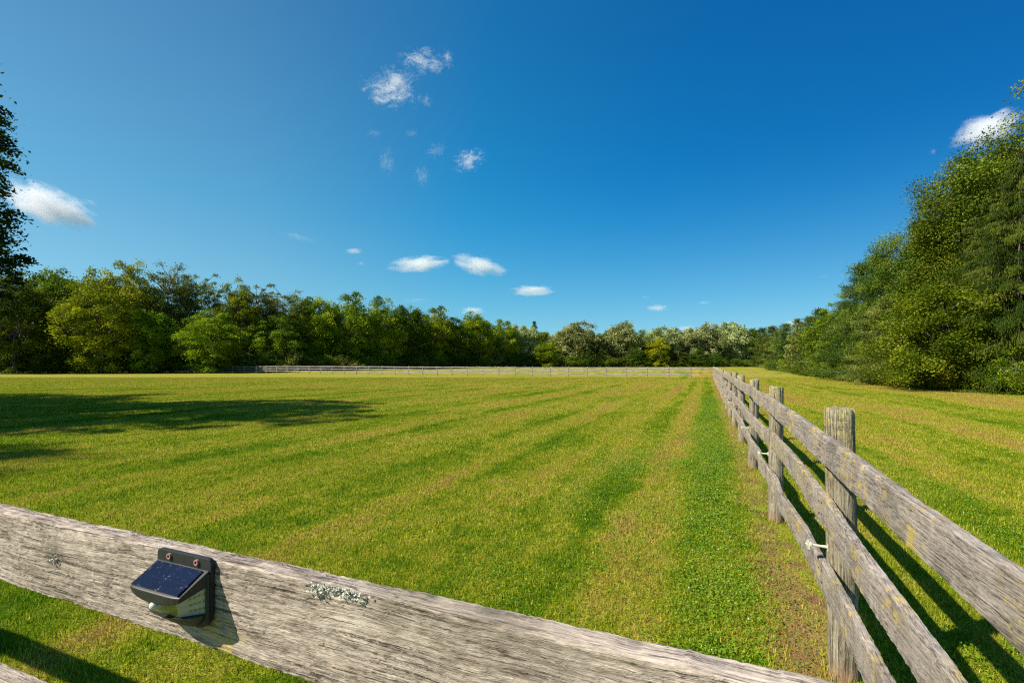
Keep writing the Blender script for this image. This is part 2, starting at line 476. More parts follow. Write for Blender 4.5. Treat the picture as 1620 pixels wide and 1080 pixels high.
def scatter(y0, y1, dens, xpad=2.2):
    """points in a trapezoid a little wider than the view between two depths"""
    w1 = 1.22 * y1 + xpad
    n = int(dens * (y1 - y0) * 2 * w1)
    y = rng.uniform(y0, y1, n); x = rng.uniform(-w1, w1, n)
    k = np.abs(x) < 1.22 * np.maximum(y, 0) + xpad
    return x[k], y[k]


def blades(x, y, h, w, lean=0.6):
    n = len(x)
    z = terrain(x, y)
    a = rng.uniform(0, 2 * np.pi, n)
    dx, dy = np.cos(a) * w / 2, np.sin(a) * w / 2
    hh = h * rng.uniform(0.45, 1.15, n)
    la = rng.uniform(0, 2 * np.pi, n); ll = hh * np.abs(rng.normal(0, lean, n))
    A = np.stack([x - dx, y - dy, z - 0.003], 1)
    B = np.stack([x + dx, y + dy, z - 0.003], 1)
    C = np.stack([x + np.cos(la) * ll, y + np.sin(la) * ll, z + hh / np.sqrt(1 + (ll / hh) ** 2)], 1)
    M = np.stack([x * 0.5 + C[:, 0] * 0.5 - dx * 0.7 - (C[:, 0] - x) * 0.15, y * 0.5 + C[:, 1] * 0.5 - dy * 0.7 - (C[:, 1] - y) * 0.15, z + (C[:, 2] - z) * 0.62], 1)
    return A, B, C


def fence_s(x, y):
    return (x - P1[0]) * P[0] + (y - P1[1]) * P[1]


GV = []; LF = []
for (y0, y1, dens, h, w) in ((-0.8, 4.0, 9500, 0.036, 0.005), (4.0, 8.0, 4600, 0.038, 0.0075), (8.0, 15.0, 2200, 0.040, 0.011),
                             (15.0, 30.0, 900, 0.042, 0.016), (30.0, 56.0, 230, 0.045, 0.034)):
    x, y = scatter(y0, y1, dens)
    s = fence_s(x, y)
    keep = ~((np.abs(s) < 0.20) & (rng.random(len(x)) < 0.72))
    x, y = x[keep], y[keep]
    A, B, C = blades(x, y, h, w)
    GV.append(np.stack([A, B, C], 1).reshape(-1, 3)); LF.append(rng.random(len(x)))
for tt in [-2.18] + [BAY * i for i in range(14)]:      # longer uncut tufts the mower misses round each post
    q = P1 + F * tt; m = 170
    a = rng.uniform(0, 6.28, m); rr_ = rng.normal(0.10, 0.035, m)
    A, B, C = blades(q[0] + np.cos(a) * rr_, q[1] + np.sin(a) * rr_, 0.085, 0.005, 0.8)
    GV.append(np.stack([A, B, C], 1).reshape(-1, 3)); LF.append(rng.random(m))
GV = np.concatenate(GV); LF = np.concatenate(LF)
grass = link("grass", np_mesh("grass", GV, np.arange(len(GV)).reshape(-1, 3), [grass_mat], attrs={"lf": LF}))
setp(grass, "short mown grass blades covering the pasture", None, kind="stuff")

# clover leaves + blossoms along the fence strip
clover_leaf = leaf_mat("clover_leaf", [(0.09, 0.19, 0.012), (0.14, 0.29, 0.018), (0.24, 0.40, 0.04)], trans=0.25, gloss=0.15)
blossom = simple("clover_blossom", (0.5, 0.48, 0.38), 0.8, 0.1)
V = []; FQ = []; mi = []; lf = []
n = 42000
t = rng.uniform(-1.6, 22, n) ; t = -1.6 + (t + 1.6) ** 1.0
s = rng.normal(0.55, 0.26, n)
keep = rng.random(n) < np.clip(1.15 - (t + 1.6) / 24, 0.05, 1)
t, s = t[keep], s[keep]
# stray patches, right of the fence too
m = 30000
cx = rng.uniform(-1.4, 8, 110); cs = rng.choice([-1, 1], 110, p=[0.45, 0.55]) * rng.uniform(0.3, 2.2, 110)
ci = rng.integers(0, 110, m)
t = np.concatenate([t, cx[ci] + rng.normal(0, 0.28, m)]); s = np.concatenate([s, cs[ci] + rng.normal(0, 0.16, m)])
xy = P1[None] + F[None] * t[:, None] + P[None] * s[:, None]
k = (xy[:, 1] > 0.7)
xy = xy[k]
n = len(xy)
r = rng.uniform(0.003, 0.0075, n) * (1 + xy[:, 1] * 0.05)
z = rng.uniform(0.018, 0.045, n)
ax = rng.uniform(0, 2 * np.pi, n)
tilt = rng.normal(0, 0.35, (n, 2))
quad = []
for k4 in range(4):
    aa = ax + k4 * np.pi / 2
    ox, oy = np.cos(aa) * r, np.sin(aa) * r
    quad.append(np.stack([xy[:, 0] + ox, xy[:, 1] + oy, z + ox * tilt[:, 0] + oy * tilt[:, 1]], 1))
V = np.stack(quad, 1).reshape(-1, 3)
Fq = np.arange(len(V)).reshape(-1, 4)
lf = rng.random(n)
cl_ob = link("clover", np_mesh("clover", V, Fq, [clover_leaf], attrs={"lf": lf, "cl": rng.random(n) * 0.6 + 0.2}))
setp(cl_ob, "bright green clover leaves in the strip along the wooden fence", None, kind="stuff")
mb = MB()
for i in range(100):
    tt = rng.uniform(-1.3, 14); ss = rng.normal(0.62, 0.28)
    if rng.random() < 0.2: ss = rng.uniform(-2.2, 3.0)
    q = ft(tt, ss)
    if q[1] < 0.7: continue
    rr = rng.uniform(0.0045, 0.008); zz = rng.uniform(0.035, 0.055)
    vs = [(q[0], q[1], zz + rr)] + [(q[0] + rr * math.cos(a), q[1] + rr * math.sin(a), zz) for a in np.linspace(0, 2 * np.pi, 6)[:-1]] + [(q[0], q[1], zz - rr)]
    mb.add(vs, [(0, 1 + k, 1 + (k + 1) % 5) for k in range(5)] + [(6, 1 + (k + 1) % 5, 1 + k) for k in range(5)])
setp(link("clover_blossoms", mb.mesh("clover_blossoms", [blossom])), "tiny white clover blossoms dotted through the grass near the fence", None, kind="stuff")


# ------------------------------------------------------------------ fence parts
def smooth_noise(seed, k):
    r = np.random.default_rng(seed)
    ph = r.uniform(0, 6.28, 4); am = r.normal(0, 1, 4) * np.array([1, 0.6, 0.35, 0.2])
    return lambda u: sum(am[i] * math.sin((i + 1) * k * u + ph[i]) for i in range(4))


def board(name, parent, p0, p1, h0, h1, width, thick, mat, seed, warp=0.015, sag=0.0, seg=None, ctrl=None, rough=0.0012, nv=None, chip=0.004):
    """A sawn board between two plan points (its mid-thickness line). h = height of its top edge.
    ctrl: list of (u, side offset, top offset, width factor) to warp it."""
    p0 = np.array(p0, float); p1 = np.array(p1, float)
    d = p1 - p0; Lg = float(np.linalg.norm(d)); ang = math.atan2(d[1], d[0])
    seg = seg or max(12, int(Lg / 0.06))
    f1 = smooth_noise(seed, 2.2); f2 = smooth_noise(seed + 91, 2.6); f3 = smooth_noise(seed + 17, 5.0)
    rr = np.random.default_rng(seed)
    nv = nv or 5
    e1 = rr.normal(0, 1, seg + 1); e2 = rr.normal(0, 1, seg + 1)
    for _ in range(max(2, int(6 * seg / 300))):
        e1 = np.convolve(np.pad(e1, 1, mode='edge'), [.25, .5, .25], 'valid'); e2 = np.convolve(np.pad(e2, 1, mode='edge'), [.25, .5, .25], 'valid')
    e1 /= max(e1.std(), 1e-6); e2 /= max(e2.std(), 1e-6)
    V = []
    nring = None
    for i in range(seg + 1):
        u = i / seg; x = u * Lg
        side = warp * f1(x) * math.sin(math.pi * u) ** 0.5 if 0 < u < 1 else 0.0
        top = h0 + (h1 - h0) * u + sag * 4 * u * (u - 1) + 0.25 * warp * f2(x) + 0.0
        w = width + 0.002 * f3(x)
        if ctrl:
            us = [q[0] for q in ctrl]
            side += float(np.interp(u, us, [q[1] for q in ctrl])); top += float(np.interp(u, us, [q[2] for q in ctrl])); w *= float(np.interp(u, us, [q[3] for q in ctrl]))
        th = thick / 2
        zt = top + chip * 0.22 * e1[i]; zb = top - w + chip * 0.3 * e2[i]
        b = 0.0025
        ring = []
        # camera-side face from bottom to top, then top face, then back, then bottom
        for j in range(nv):
            q = j / (nv - 1)
            zj = zb + b + (zt - zb - 2 * b) * q
            ring.append((x, -th - rough * rr.normal(), zj))
        ring.append((x, -th + b, zt)); ring.append((x, th - b, zt + chip * 0.2 * rr.normal()))
        for j in range(nv):
            q = 1 - j / (nv - 1)
            zj = zb + b + (zt - zb - 2 * b) * q
            ring.append((x, th + rough * rr.normal(), zj))
        ring.append((x, th - b, zb)); ring.append((x, -th + b, zb))
        nring = len(ring)
        for (a, bb, cz) in ring:
            V.append((a, bb + side, cz))
    V = np.array(V)
    V[:nring, 0] += rr.normal(0, 0.003, nring); V[-nring:, 0] += rr.normal(0, 0.003, nring)
    I = (np.arange(seg)[:, None] * nring + np.arange(nring)[None, :]).ravel()
    J = (np.arange(seg)[:, None] * nring + (np.arange(nring)[None, :] + 1) % nring).ravel()
    quads = np.stack([I, I + nring, J + nring, J], 1)
    cap0 = np.arange(nring)[None, :]
    cap1 = (seg * nring + np.arange(nring))[::-1][None, :]
    me = np_mesh(name, V, [quads, cap0, cap1], [mat], smooth=True)
    if hasattr(me, "set_sharp_from_angle"): me.set_sharp_from_angle(angle=math.radians(40))
    return link(name, me, parent, (p0[0], p0[1], 0), (0, 0, ang))


def post_mesh(seed, r=0.064, top=1.34, n=36, square=False):
    rr = np.random.default_rng(seed)
    zs = np.unique(np.concatenate([np.linspace(-0.25, top - 0.01, 22), [top - 0.004]]))
    cracks = [(rr.uniform(0, 6.28), rr.uniform(0.03, 0.07), rr.uniform(0.2, 1.2)) for _ in range(9)]
    lean = rr.normal(0, 0.012, 2); ov = rr.uniform(0.94, 1.06)
    f = smooth_noise(seed, 3)
    V = []
    for z in zs:
        for k in range(n):
            a = 2 * math.pi * k / n
            q = r * (1.03 - 0.05 * z / top) * (1 + 0.018 * math.sin(3 * a + seed + z) + 0.01 * rr.normal())
            for (ca, cw, cz) in cracks:
                da = abs((a - ca - 0.1 * f(z) + math.pi) % (2 * math.pi) - math.pi)
                if da < 0.09 and z > top - cz: q -= cw * r * 1.6
            if z > top - 0.008: q -= 0.003
            V.append((q * math.cos(a) * ov + lean[0] * z / top, q * math.sin(a) / ov + lean[1] * z / top, z))
    base = (len(zs) - 1) * n
    tx, ty = rr.normal(0, 0.09, 2)
    for k in range(n):
        x, y, z = V[base + k]
        V[base + k] = (x, y, z + x * tx + y * ty + rr.normal(0, 0.0035))
    # inner rings of the sawn top
    for q in (0.6, 0.25):
        for k in range(n):
            x, y, z = V[base + k]
            V.append((x * q + lean[0] * (1 - q), y * q + lean[1] * (1 - q), top + x * q * tx + y * q * ty - 0.003 + rr.normal(0, 0.0015)))
    V.append((lean[0], lean[1], top - 0.004))
    V = np.array(V)
    Fq = []
    rows = len(zs) + 2
    for i in range(rows - 1):
        for k in range(n):
            Fq.append((i * n + k, i * n + (k + 1) % n, (i + 1) * n + (k + 1) % n, (i + 1) * n + k))
    c = len(V) - 1
    Ft = [((rows - 1) * n + k, (rows - 1) * n + (k + 1) % n, c) for k in range(n)]
    me = np_mesh("post", V, [np.array(Fq), np.array(Ft)], [W_POST], smooth=True)
    if hasattr(me, "set_sharp_from_angle"): me.set_sharp_from_angle(angle=math.radians(45))
    return me


plastic = simple("insulator_plastic", (0.50, 0.47, 0.38), 0.5, 0.4, 60, 0.3)


def insulator_mesh():
    mb = MB()
    mb.box((0, -0.006, 0), (0.030, 0.012, 0.045))                       # nail plate against the post
    mb.tube([(0, -0.010, 0), (0, -0.05, 0), (0, -0.115, 0.004)], [0.010, 0.008, 0.008], 8)   # standoff arm
    mb.tube([(0, -0.105, 0), (0, -0.112, 0)], [0.019, 0.019], 12)       # collar
    mb.tube([(0, -0.128, 0), (0, -0.134, 0)], [0.017, 0.017], 12)
    mb.box((-0.012, -0.122, 0.012), (0.006, 0.016, 0.030)); mb.box((0.012, -0.122, -0.010), (0.006, 0.016, 0.030))
    mb.tube([(0, -0.112, 0.0), (0, -0.142, 0.006)], [0.007, 0.005], 8)
    return mb.mesh("insulator", [plastic], smooth=False)


INS = insulator_mesh()
fang = math.atan2(F[1], F[0])

# ---- the long fence running away on the right
long_fence = empty("wooden_fence", (*P1, 0), "long grey three-board fence with round posts running away on the right side of the paddock", "fence")


def lf_local(t, s):                   # the parent is unrotated: children use offsets from P1
    return (F * t + P * s)


tpost = [-2.18] + [BAY * i for i in range(0, 23)]
pm = [post_mesh(100 + i) for i in range(7)]
for i, t in enumerate(tpost):
    q = lf_local(t, 0.0)
    o = link("post", pm[i % 7] if i != 1 else post_mesh(333, 0.062), long_fence, (q[0], q[1], rng.normal(0, 0.012) if i > 3 else 0), (0, 0, 0.6 * i))
    if i in (1, 2, 3, 5, 6, 8, 11):
        side = lf_local(t, 0.061)
        zz = 0.615 + rng.normal(0, 0.02)
        ins = link("insulator", INS, long_fence, (side[0], side[1], zz), (0, 0, fang + math.pi)).scale = (0.8, 0.72, 0.8)
    if i in (5, 6, 9):
        side = lf_local(t, 0.0)
        link("insulator", INS, long_fence, (side[0], side[1] - 0.0, 1.345), (math.radians(75), 0, fang + math.pi + 0.6))

rs = np.random.default_rng(8)
S0 = 0.064 + 0.016
tp = lambda i: tpost[i]
# row definitions: start post index of the first board and the control of its top height
rows = [("top", 1.262, 0), ("middle", 0.905, 1), ("bottom", 0.575, 1)]
for ri, (nm, h, off) in enumerate(rows):
    i = 0
    k = 0
    nxt = {0: [2], 1: [1, 2], 2: [1, 2]}[ri]
    while i < len(tpost) - 1:
        step = (nxt[k] if k < len(nxt) else (2 if rs.random() < 0.7 else 1))
        j = min(i + step, len(tpost) - 1)
        a, b2 = tpost[i], tpost[j]
        s_off = S0 + (0.0 if k else 0)
        w = 0.150 + rs.normal(0, 0.004)
        ctrl = None
        hh0 = h + rs.normal(0, 0.010); hh1 = h + rs.normal(0, 0.010)
        wp = 0.012
        sa = sb = S0
        ea, eb = 0.0, 0.0
        if ri == 0 and k == 0:
            hh0, hh1, wp = 1.135, 1.262, 0.004
            ctrl = [(0, -0.03, 0, 1.0), (0.25, -0.015, 0.0, 0.97), (0.47, 0.0, 0.022, 1.0), (1, 0, 0, 1)]
        if ri == 1 and k == 0: hh0, hh1, wp = 0.75, 0.912, 0.006; w = 0.140
        if ri == 1 and k == 1: hh0, hh1, wp = 0.905, 0.89, 0.010; ctrl = [(0, 0.0, 0, 1), (0.42, -0.05, 0.0, 1), (0.5, -0.075, 0.0, 1), (0.62, -0.01, 0, 1), (1, 0.02, 0, 1)]
        if ri == 2 and k == 0: hh0, hh1, wp = 0.50, 0.575, 0.004
        if ri == 2 and k == 2: ctrl = [(0, 0, 0, 1), (0.75, -0.02, 0, 1), (1, -0.24, -0.02, 1)]
        q0 = lf_local(a + 0.004, sa); q1 = lf_local(b2 - 0.004, sb)
        # board's local -Y side must face the paddock: draw it from far to near
        if ctrl: ctrl = [(1 - c[0], -c[1], c[2], c[3]) for c in ctrl][::-1]
        mat = W_RAIL
        if ri == 2 and 12 <= i <= 13: mat = W_NEW
        o = board("rail", long_fence, q1, q0, hh1, hh0, w, 0.032, mat, 1000 + ri * 100 + k, warp=wp, sag=rs.uniform(0, 0.012), ctrl=ctrl,
                  seg=(180 if k < 2 else 60 if k < 4 else 20))
        if mat is W_NEW: o["label"] = "fresh orange replacement board"
        if i < 5:
            for pi in range(i, j + 1):
                if not 1 <= pi <= 4: continue
                for dz in (-0.045, -0.105):
                    for ds in ((0.028,) if pi == i else (-0.028,) if pi == j else (0.0,)):
                        q = lf_local(tpost[pi] + ds, S0 + 0.0155)
                        uu = (tpost[pi] - a) / (b2 - a)
                        nl = MB(); nl.tube([(0, 0, 0), (0, -0.005, 0)], 0.0042, 8)
                        if "NAIL" not in globals(): NAIL = nl.mesh("nail", [simple("rusty_nail", (0.06, 0.035, 0.025), 0.8, 0.3)])
                        link("nail", NAIL, long_fence, (q[0], q[1], hh0 + (hh1 - hh0) * uu + dz), (0, 0, fang + math.pi))
        i = j; k += 1

# ---- the near fence across the foreground, square to the long one
C0 = np.array([0.78, 0.253])          # corner
G = np.array([-0.9315, 0.3637])       # leftwards along the near fence
Gn = np.array([0.3637, 0.9315])       # into the paddock
near_fence = empty("wooden_fence", (*C0, 0), "near grey board fence crossing the bottom of the picture, carrying the solar light", "fence")
for q in (2.62, 5.1, 7.55):
    p = G * q - Gn * 0.105
    link("post", pm[int(q) % 7], near_fence, (p[0], p[1], 0), (0, 0, q))
for (h, seed, sg, nvv) in ((1.239, 7, 900, 24), (0.885, 8, 120, 6), (0.55, 9, 60, 5)):
    a = G * 5.1 + Gn * 0.0; b2 = G * 0.12
    # local -Y (the side away from +Gn) faces the camera
    o = board("rail", near_fence, a, b2, h, h, 0.144, 0.034, W_FRONT, seed, warp=0.002, seg=sg, nv=nvv, rough=0.0006, chip=0.0022)
    a2 = G * 7.55
    board("rail", near_fence, a2, a + G * 0.006, h, h, 0.144, 0.034, W_FRONT, seed + 40, seg=30)

# ---- the far fence along the back of the field
far_fence = empty("wooden_fence", (20.83, 53.0, float(terrain(20.83, 53))), "long pale three-rail fence along the far side of the field, before the trees", "fence")


def back(k):
    z = 53.0 * (1 + 0.01735 * k)
    return np.array([(283 - 30.73 * k) / 720 * 53.0, z])


pf = []
for i in range(3):
    pf.append(post_mesh(500 + i, 0.062, 1.29, 14))
ks = list(range(-1, 30))
org = np.array([20.83, 53.0]); oz = float(terrain(20.83, 53))
for k in ks:
    b_ = back(k) if k >= 0 else back(-1.05)
    z = float(terrain(*b_)) - oz
    if k >= 0: link("post", pf[k % 3], far_fence, (b_[0] - org[0], b_[1] - org[1], z + rng.normal(0, 0.015)), (0, 0, k))
bdir = back(1) - back(0); bdir /= np.linalg.norm(bdir)
bn = np.array([bdir[1], -bdir[0]])
if bn[1] > 0: bn = -bn
for ri, h in enumerate((1.24, 0.86, 0.48)):
    k = -1.05
    first = True
    while k < 29:
        k2 = min(k + (1.05 if first else (2 if (ri + int(k)) % 3 else 1)), 29)
        a = back(k2) - org + bn * 0.08; b2 = back(k) - org + bn * 0.08
        za = float(terrain(*back(k2))) - oz; zb = float(terrain(*back(k))) - oz
        new = (first and ri in (1,)) or (first and ri == 2)
        o = board("rail", far_fence, a, b2, h + za + rng.normal(0, 0.012), h + zb + rng.normal(0, 0.012), 0.15, 0.032, W_NEW if new else W_FAR, 3000 + ri * 50 + int(k) + 2, warp=0.008, seg=12, nv=2)
        if new: o["label"] = "fresh orange replacement board"
        k = k2; first = False
# the last few bays stand under the trees at its left end, returning towards the trees
side_fence = empty("wooden_fence", (*back(29), 0), "short dark fence in the tree shade left of the far fence", "fence")
for k in range(1, 9):
    q = np.array([-0.9185, 0.05]) * BAY * k + np.array([0, 4.0 if k > 0 else 0])
    link("post", pf[k % 3], side_fence, (q[0], q[1], 0), (0, 0, k))
for h in (1.24, 0.86, 0.48):
    for k in range(1, 8, 2):
        a = np.array([-0.9185, 0.05]) * BAY * (k + 2 if k < 7 else k + 1) + np.array([0, 3.92]); b2 = np.array([-0.9185, 0.05]) * BAY * k + np.array([0, 3.92])
        board("rail", side_fence, a, b2, h, h, 0.15, 0.032, W_FAR, 5000 + k, seg=8, nv=2)

# ------------------------------------------------------------------ solar light on the near board
def plane_pt(u, front=0.0):
    """point of the camera-side face of the near top board seen in column u"""
    # C0 + G*a - Gn*(0.017+front)
    o = C0 - Gn * (0.017 + front)
    k = (u - 810) / 720
    a = (k * o[1] - o[0]) / (G[0] - k * G[1])
    return o + G * a, a


black = simple("black_plastic", (0.020, 0.022, 0.021), 0.5, 0.4, 90, 0.5)
N = NT("solar_cells")
tc = N.n("TexCoord").outputs["Object"]
sx = N.n("SeparateXYZ", {0: tc})
ln = N.math('LESS_THAN', N.math('FRACT', N.math('MULTIPLY', sx.outputs[0], 165.0)), 0.10)
midl = N.math('LESS_THAN', N.math('ABSOLUTE', N.math('ADD', sx.outputs[1], 0.030)), 0.0007)
mm = N.math('MAXIMUM', N.math('MULTIPLY', ln, 0.35), N.math('MULTIPLY', midl, 0.15))
dust = N.remap(N.noise(N.n("Mapping", {"Vector": tc, "Scale": (1.0, 0.45, 1)}).outputs[0], 260, 3, 0.8), 0.62, 0.72)
cellc = N.mix(mm, N.mix(N.noise(tc, 30, 2), (0.002, 0.005, 0.020, 1), (0.006, 0.013, 0.040, 1)), (0.045, 0.05, 0.07, 1))
cellc = N.mix(N.math('MULTIPLY', dust, 0.55), cellc, (0.42, 0.40, 0.34, 1))
solar_mat = N.finish(N.n("BsdfPrincipled", {"Base Color": cellc, "Roughness": 0.22, "Specular IOR Level": 0.15}))
N = NT("reflector_lens")
tc = N.n("TexCoord").outputs["Object"]
rib = N.math('SINE', N.math('MULTIPLY', N.n("SeparateXYZ", {0: tc}).outputs[0], 1800.0))
lc = N.mix(N.noise(tc, 60, 3), (0.16, 0.17, 0.015, 1), (0.40, 0.38, 0.08, 1))
lens_mat = N.finish(N.n("BsdfPrincipled", {"Base Color": lc, "Roughness": 0.3, "Metallic": 0.1, "Specular IOR Level": 0.6,
                                          "Normal": N.n("Bump", {"Height": rib, "Strength": 0.25, "Distance": 0.001})}))
led_board = simple("led_board", (0.42, 0.41, 0.34), 0.4, 0.4, 80, 0.15)
led_mat = simple("led_chip", (0.36, 0.34, 0.02), 0.35, 0.5)
dome_mat = simple("sensor_dome", (0.55, 0.53, 0.46), 0.35, 0.5)
pink = simple("pink_washer", (0.38, 0.17, 0.17), 0.6, 0.3)
dark_metal = simple("dark_screw", (0.05, 0.045, 0.05), 0.4, 0.5, Metallic=0.7)

_, aL = plane_pt(257); _, aR = plane_pt(341)
SW = abs(aL - aR)                     # width along the board
ctr = C0 + G * (aL + aR) / 2 - Gn * 0.017
ztop = 1.55 - (868 - 577) * plane_pt(262)[0][1] / 720 + 0.004
# local frame: x to the right (-G), y into the paddock (so the camera side is -y), z up
lamp = empty("solar_light", (ctr[0], ctr[1], ztop), "black solar-panel wall light with white sensor dome screwed to the near fence board", "solar light",
             rz=math.atan2(-G[1], -G[0]))
hw = SW / 2
# z measured down from the plate's top edge
mb = MB()                              # back plate with rounded corners
prof = []
for (cx_, cz_, a0) in ((hw - 0.008, -0.008, 0), (-hw + 0.008, -0.008, 90), (-hw + 0.030, -0.083, 180), (hw - 0.030, -0.083, 270)):
    for q in range(5):
        a = math.radians(a0 + q * 22.5)
        rr_ = 0.008 if cz_ > -0.05 else 0.030
        prof.append((cx_ + rr_ * math.cos(a), cz_ + rr_ * math.sin(a)))
npf = len(prof)
mb.add([(x, -0.001, z) for x, z in prof] + [(x, -0.008, z) for x, z in prof],
       [tuple(range(npf)), tuple(range(npf, 2 * npf))[::-1]] + [(k, (k + 1) % npf, npf + (k + 1) % npf, npf + k) for k in range(npf)])
link("back_plate", mb.mesh("back_plate", [black], bevel=0.0012), lamp)
# hood: wedge whose top carries the panel, sloping away from the board
y0_, y1_ = -0.0085, -0.055
zb_, zf_ = -0.017, -0.042             # top surface at back and front
th_b, th_f = 0.010, 0.015
mb = MB()
w0, w1 = hw - 0.002, hw - 0.006
nh = 12
hv = []
for i in range(nh + 1):
    u = -1 + 2 * i / nh
    belly = (1 - abs(u) ** 2.2)
    wb_, wf_ = u * w0, u * w1
    yf = y1_ + 0.0035 * abs(u) ** 6
    hv += [(wb_, y0_, zb_), (wf_, yf, zf_), (wf_ * 0.985, yf + 0.001, zf_ - 0.008 - 0.009 * belly), (wb_, y0_, zb_ - 0.024)]
fs = []
for i in range(nh):
    for k in range(4):
        fs.append((i * 4 + k, i * 4 + (k + 1) % 4, (i + 1) * 4 + (k + 1) % 4, (i + 1) * 4 + k))
fs += [(0, 3, 2, 1), (nh * 4, nh * 4 + 1, nh * 4 + 2, nh * 4 + 3)]
mb.add(hv, fs)
link("hood", mb.mesh("hood", [black], bevel=0.0018), lamp)
# solar panel inset on the hood: its own tilted object so that the cells follow it
tiltp = math.atan2(zb_ - zf_, y0_ - y1_)
Lp = math.hypot(zb_ - zf_, y0_ - y1_)
mb = MB()
mb.box((0, -Lp / 2, 0.0012), (2 * w1 - 0.008, Lp - 0.008, 0.0018))
link("solar_panel", mb.mesh("solar_panel", [solar_mat], bevel=0.0004), lamp, (0, y0_, zb_), (tiltp, 0, 0))
# lower body: rim at the bottom and bowl of the three lenses
def ring(w, d, z, n=14, ex=2.6):
    out = []
    for k in range(n + 1):
        a = math.pi * k / n
        cx_, sx_ = math.cos(a), math.sin(a)
        out.append((w * math.copysign(abs(cx_) ** (2 / ex), cx_), -0.008 - d * abs(sx_) ** (2 / ex), z))
    return out
# facets: the side walls carry LEDs, the front is the reflector
topz = lambda y: zb_ - 0.024 + (zf_ - 0.010 - zb_ + 0.024) * ((y - y0_) / (y1_ - y0_))
A = [(-hw + 0.004, -0.0085), (-hw * 0.66, -0.047), (hw * 0.66, -0.047), (hw - 0.004, -0.0085)]
B = [(-hw + 0.009, -0.0085), (-hw * 0.48, -0.034), (hw * 0.48, -0.034), (hw - 0.006, -0.0085)]
zbot = -0.097
mbf = MB(); sides = {0: (MB(), MB()), 2: (MB(), MB())}
for k in range(3):
    (xa, ya), (xb, yb) = A[k], A[k + 1]; (xc, yc), (xd, yd) = B[k], B[k + 1]
    quad = [Vector((xa, ya, topz(ya) - 0.0008)), Vector((xb, yb, topz(yb) - 0.0008)), Vector((xd, yd, zbot + 0.012)), Vector((xc, yc, zbot + 0.012))]
    tgt = mbf if k == 1 else sides[k][0]
    mbl = sides[k][1] if k != 1 else None
    nrm = (quad[1] - quad[0]).cross(quad[3] - quad[0]).normalized()
    if nrm.y > 0: nrm = -nrm
    back_q = [p - nrm * 0.002 for p in quad]
    ng = 8
    gp = [(quad[0].lerp(quad[1], iu / ng)).lerp(quad[3].lerp(quad[2], iu / ng), iv / ng) for iv in range(ng + 1) for iu in range(ng + 1)]
    gb = [p - nrm * 0.002 for p in gp]
    mq = (ng + 1) ** 2
    fq = [(iv * (ng + 1) + iu, iv * (ng + 1) + iu + 1, (iv + 1) * (ng + 1) + iu + 1, (iv + 1) * (ng + 1) + iu) for iv in range(ng) for iu in range(ng)]
    edge = list(range(ng)) + [(i + 1) * (ng + 1) - 1 for i in range(ng)] + [mq - 1 - i for i in range(ng)] + [(ng - i) * (ng + 1) for i in range(ng)]
    tgt.add(gp + gb, fq + [tuple(mq + q for q in f_)[::-1] for f_ in fq] + [(edge[i], mq + edge[i], mq + edge[(i + 1) % len(edge)], edge[(i + 1) % len(edge)]) for i in range(len(edge))])
    if k != 1:
        for iu in range(4):
            for iv in range(3):
                u = 0.16 + iu * 0.2; v_ = 0.22 + iv * 0.27
                if k == 2: u = 0.42 + iu * 0.15
                else: u = 0.13 + iu * 0.15
                p = (quad[0].lerp(quad[1], u)).lerp(quad[3].lerp(quad[2], u), v_)
                e1_ = (quad[1] - quad[0]).normalized() * 0.0016; e2_ = (quad[3] - quad[0]).normalized() * 0.0016
                b_ = p + nrm * 0.0012
                c8 = [b_ - e1_ - e2_, b_ + e1_ - e2_, b_ + e1_ + e2_, b_ - e1_ + e2_]
                mbl.add(c8 + [q - nrm * 0.001 for q in c8], [(0, 1, 2, 3), (0, 4, 5, 1), (1, 5, 6, 2), (2, 6, 7, 3), (3, 7, 4, 0)])
link("front_lens", mbf.mesh("front_lens", [lens_mat]), lamp)
for k in (0, 2):
    sl = link("side_lens", sides[k][0].mesh("side_lens", [led_board]), lamp)
    link("led_dots", sides[k][1].mesh("led_dots", [led_mat]), sl)
# side walls in black round the lens: frame from hood down to a curved lower rim
mb = MB()
r1 = ring(hw - 0.003, 0.034, zbot + 0.013, 14, 2.3); r2 = ring(hw - 0.026, 0.010, zbot - 0.011, 14, 2.2)
n_ = len(r1)
vs = r1 + r2 + [(0, -0.0085, zbot + 0.013), (0, -0.0085, zbot - 0.011)]
fs = [(k, k + 1, n_ + k + 1, n_ + k) for k in range(n_ - 1)] + [(2 * n_, k + 1, k) for k in range(n_ - 1)] + [(2 * n_ + 1, n_ + k, n_ + k + 1) for k in range(n_ - 1)]
mb.add(vs, fs)
mb.tube([(hw - 0.003, -0.0105, zb_ - 0.006), (hw - 0.003, -0.0105, zbot)], 0.0034, 8)
mb.tube([(-hw + 0.003, -0.0105, zb_ - 0.006), (-hw + 0.003, -0.0105, zbot)], 0.0034, 8)
link("lower_rim", mb.mesh("lower_rim", [black]), lamp)
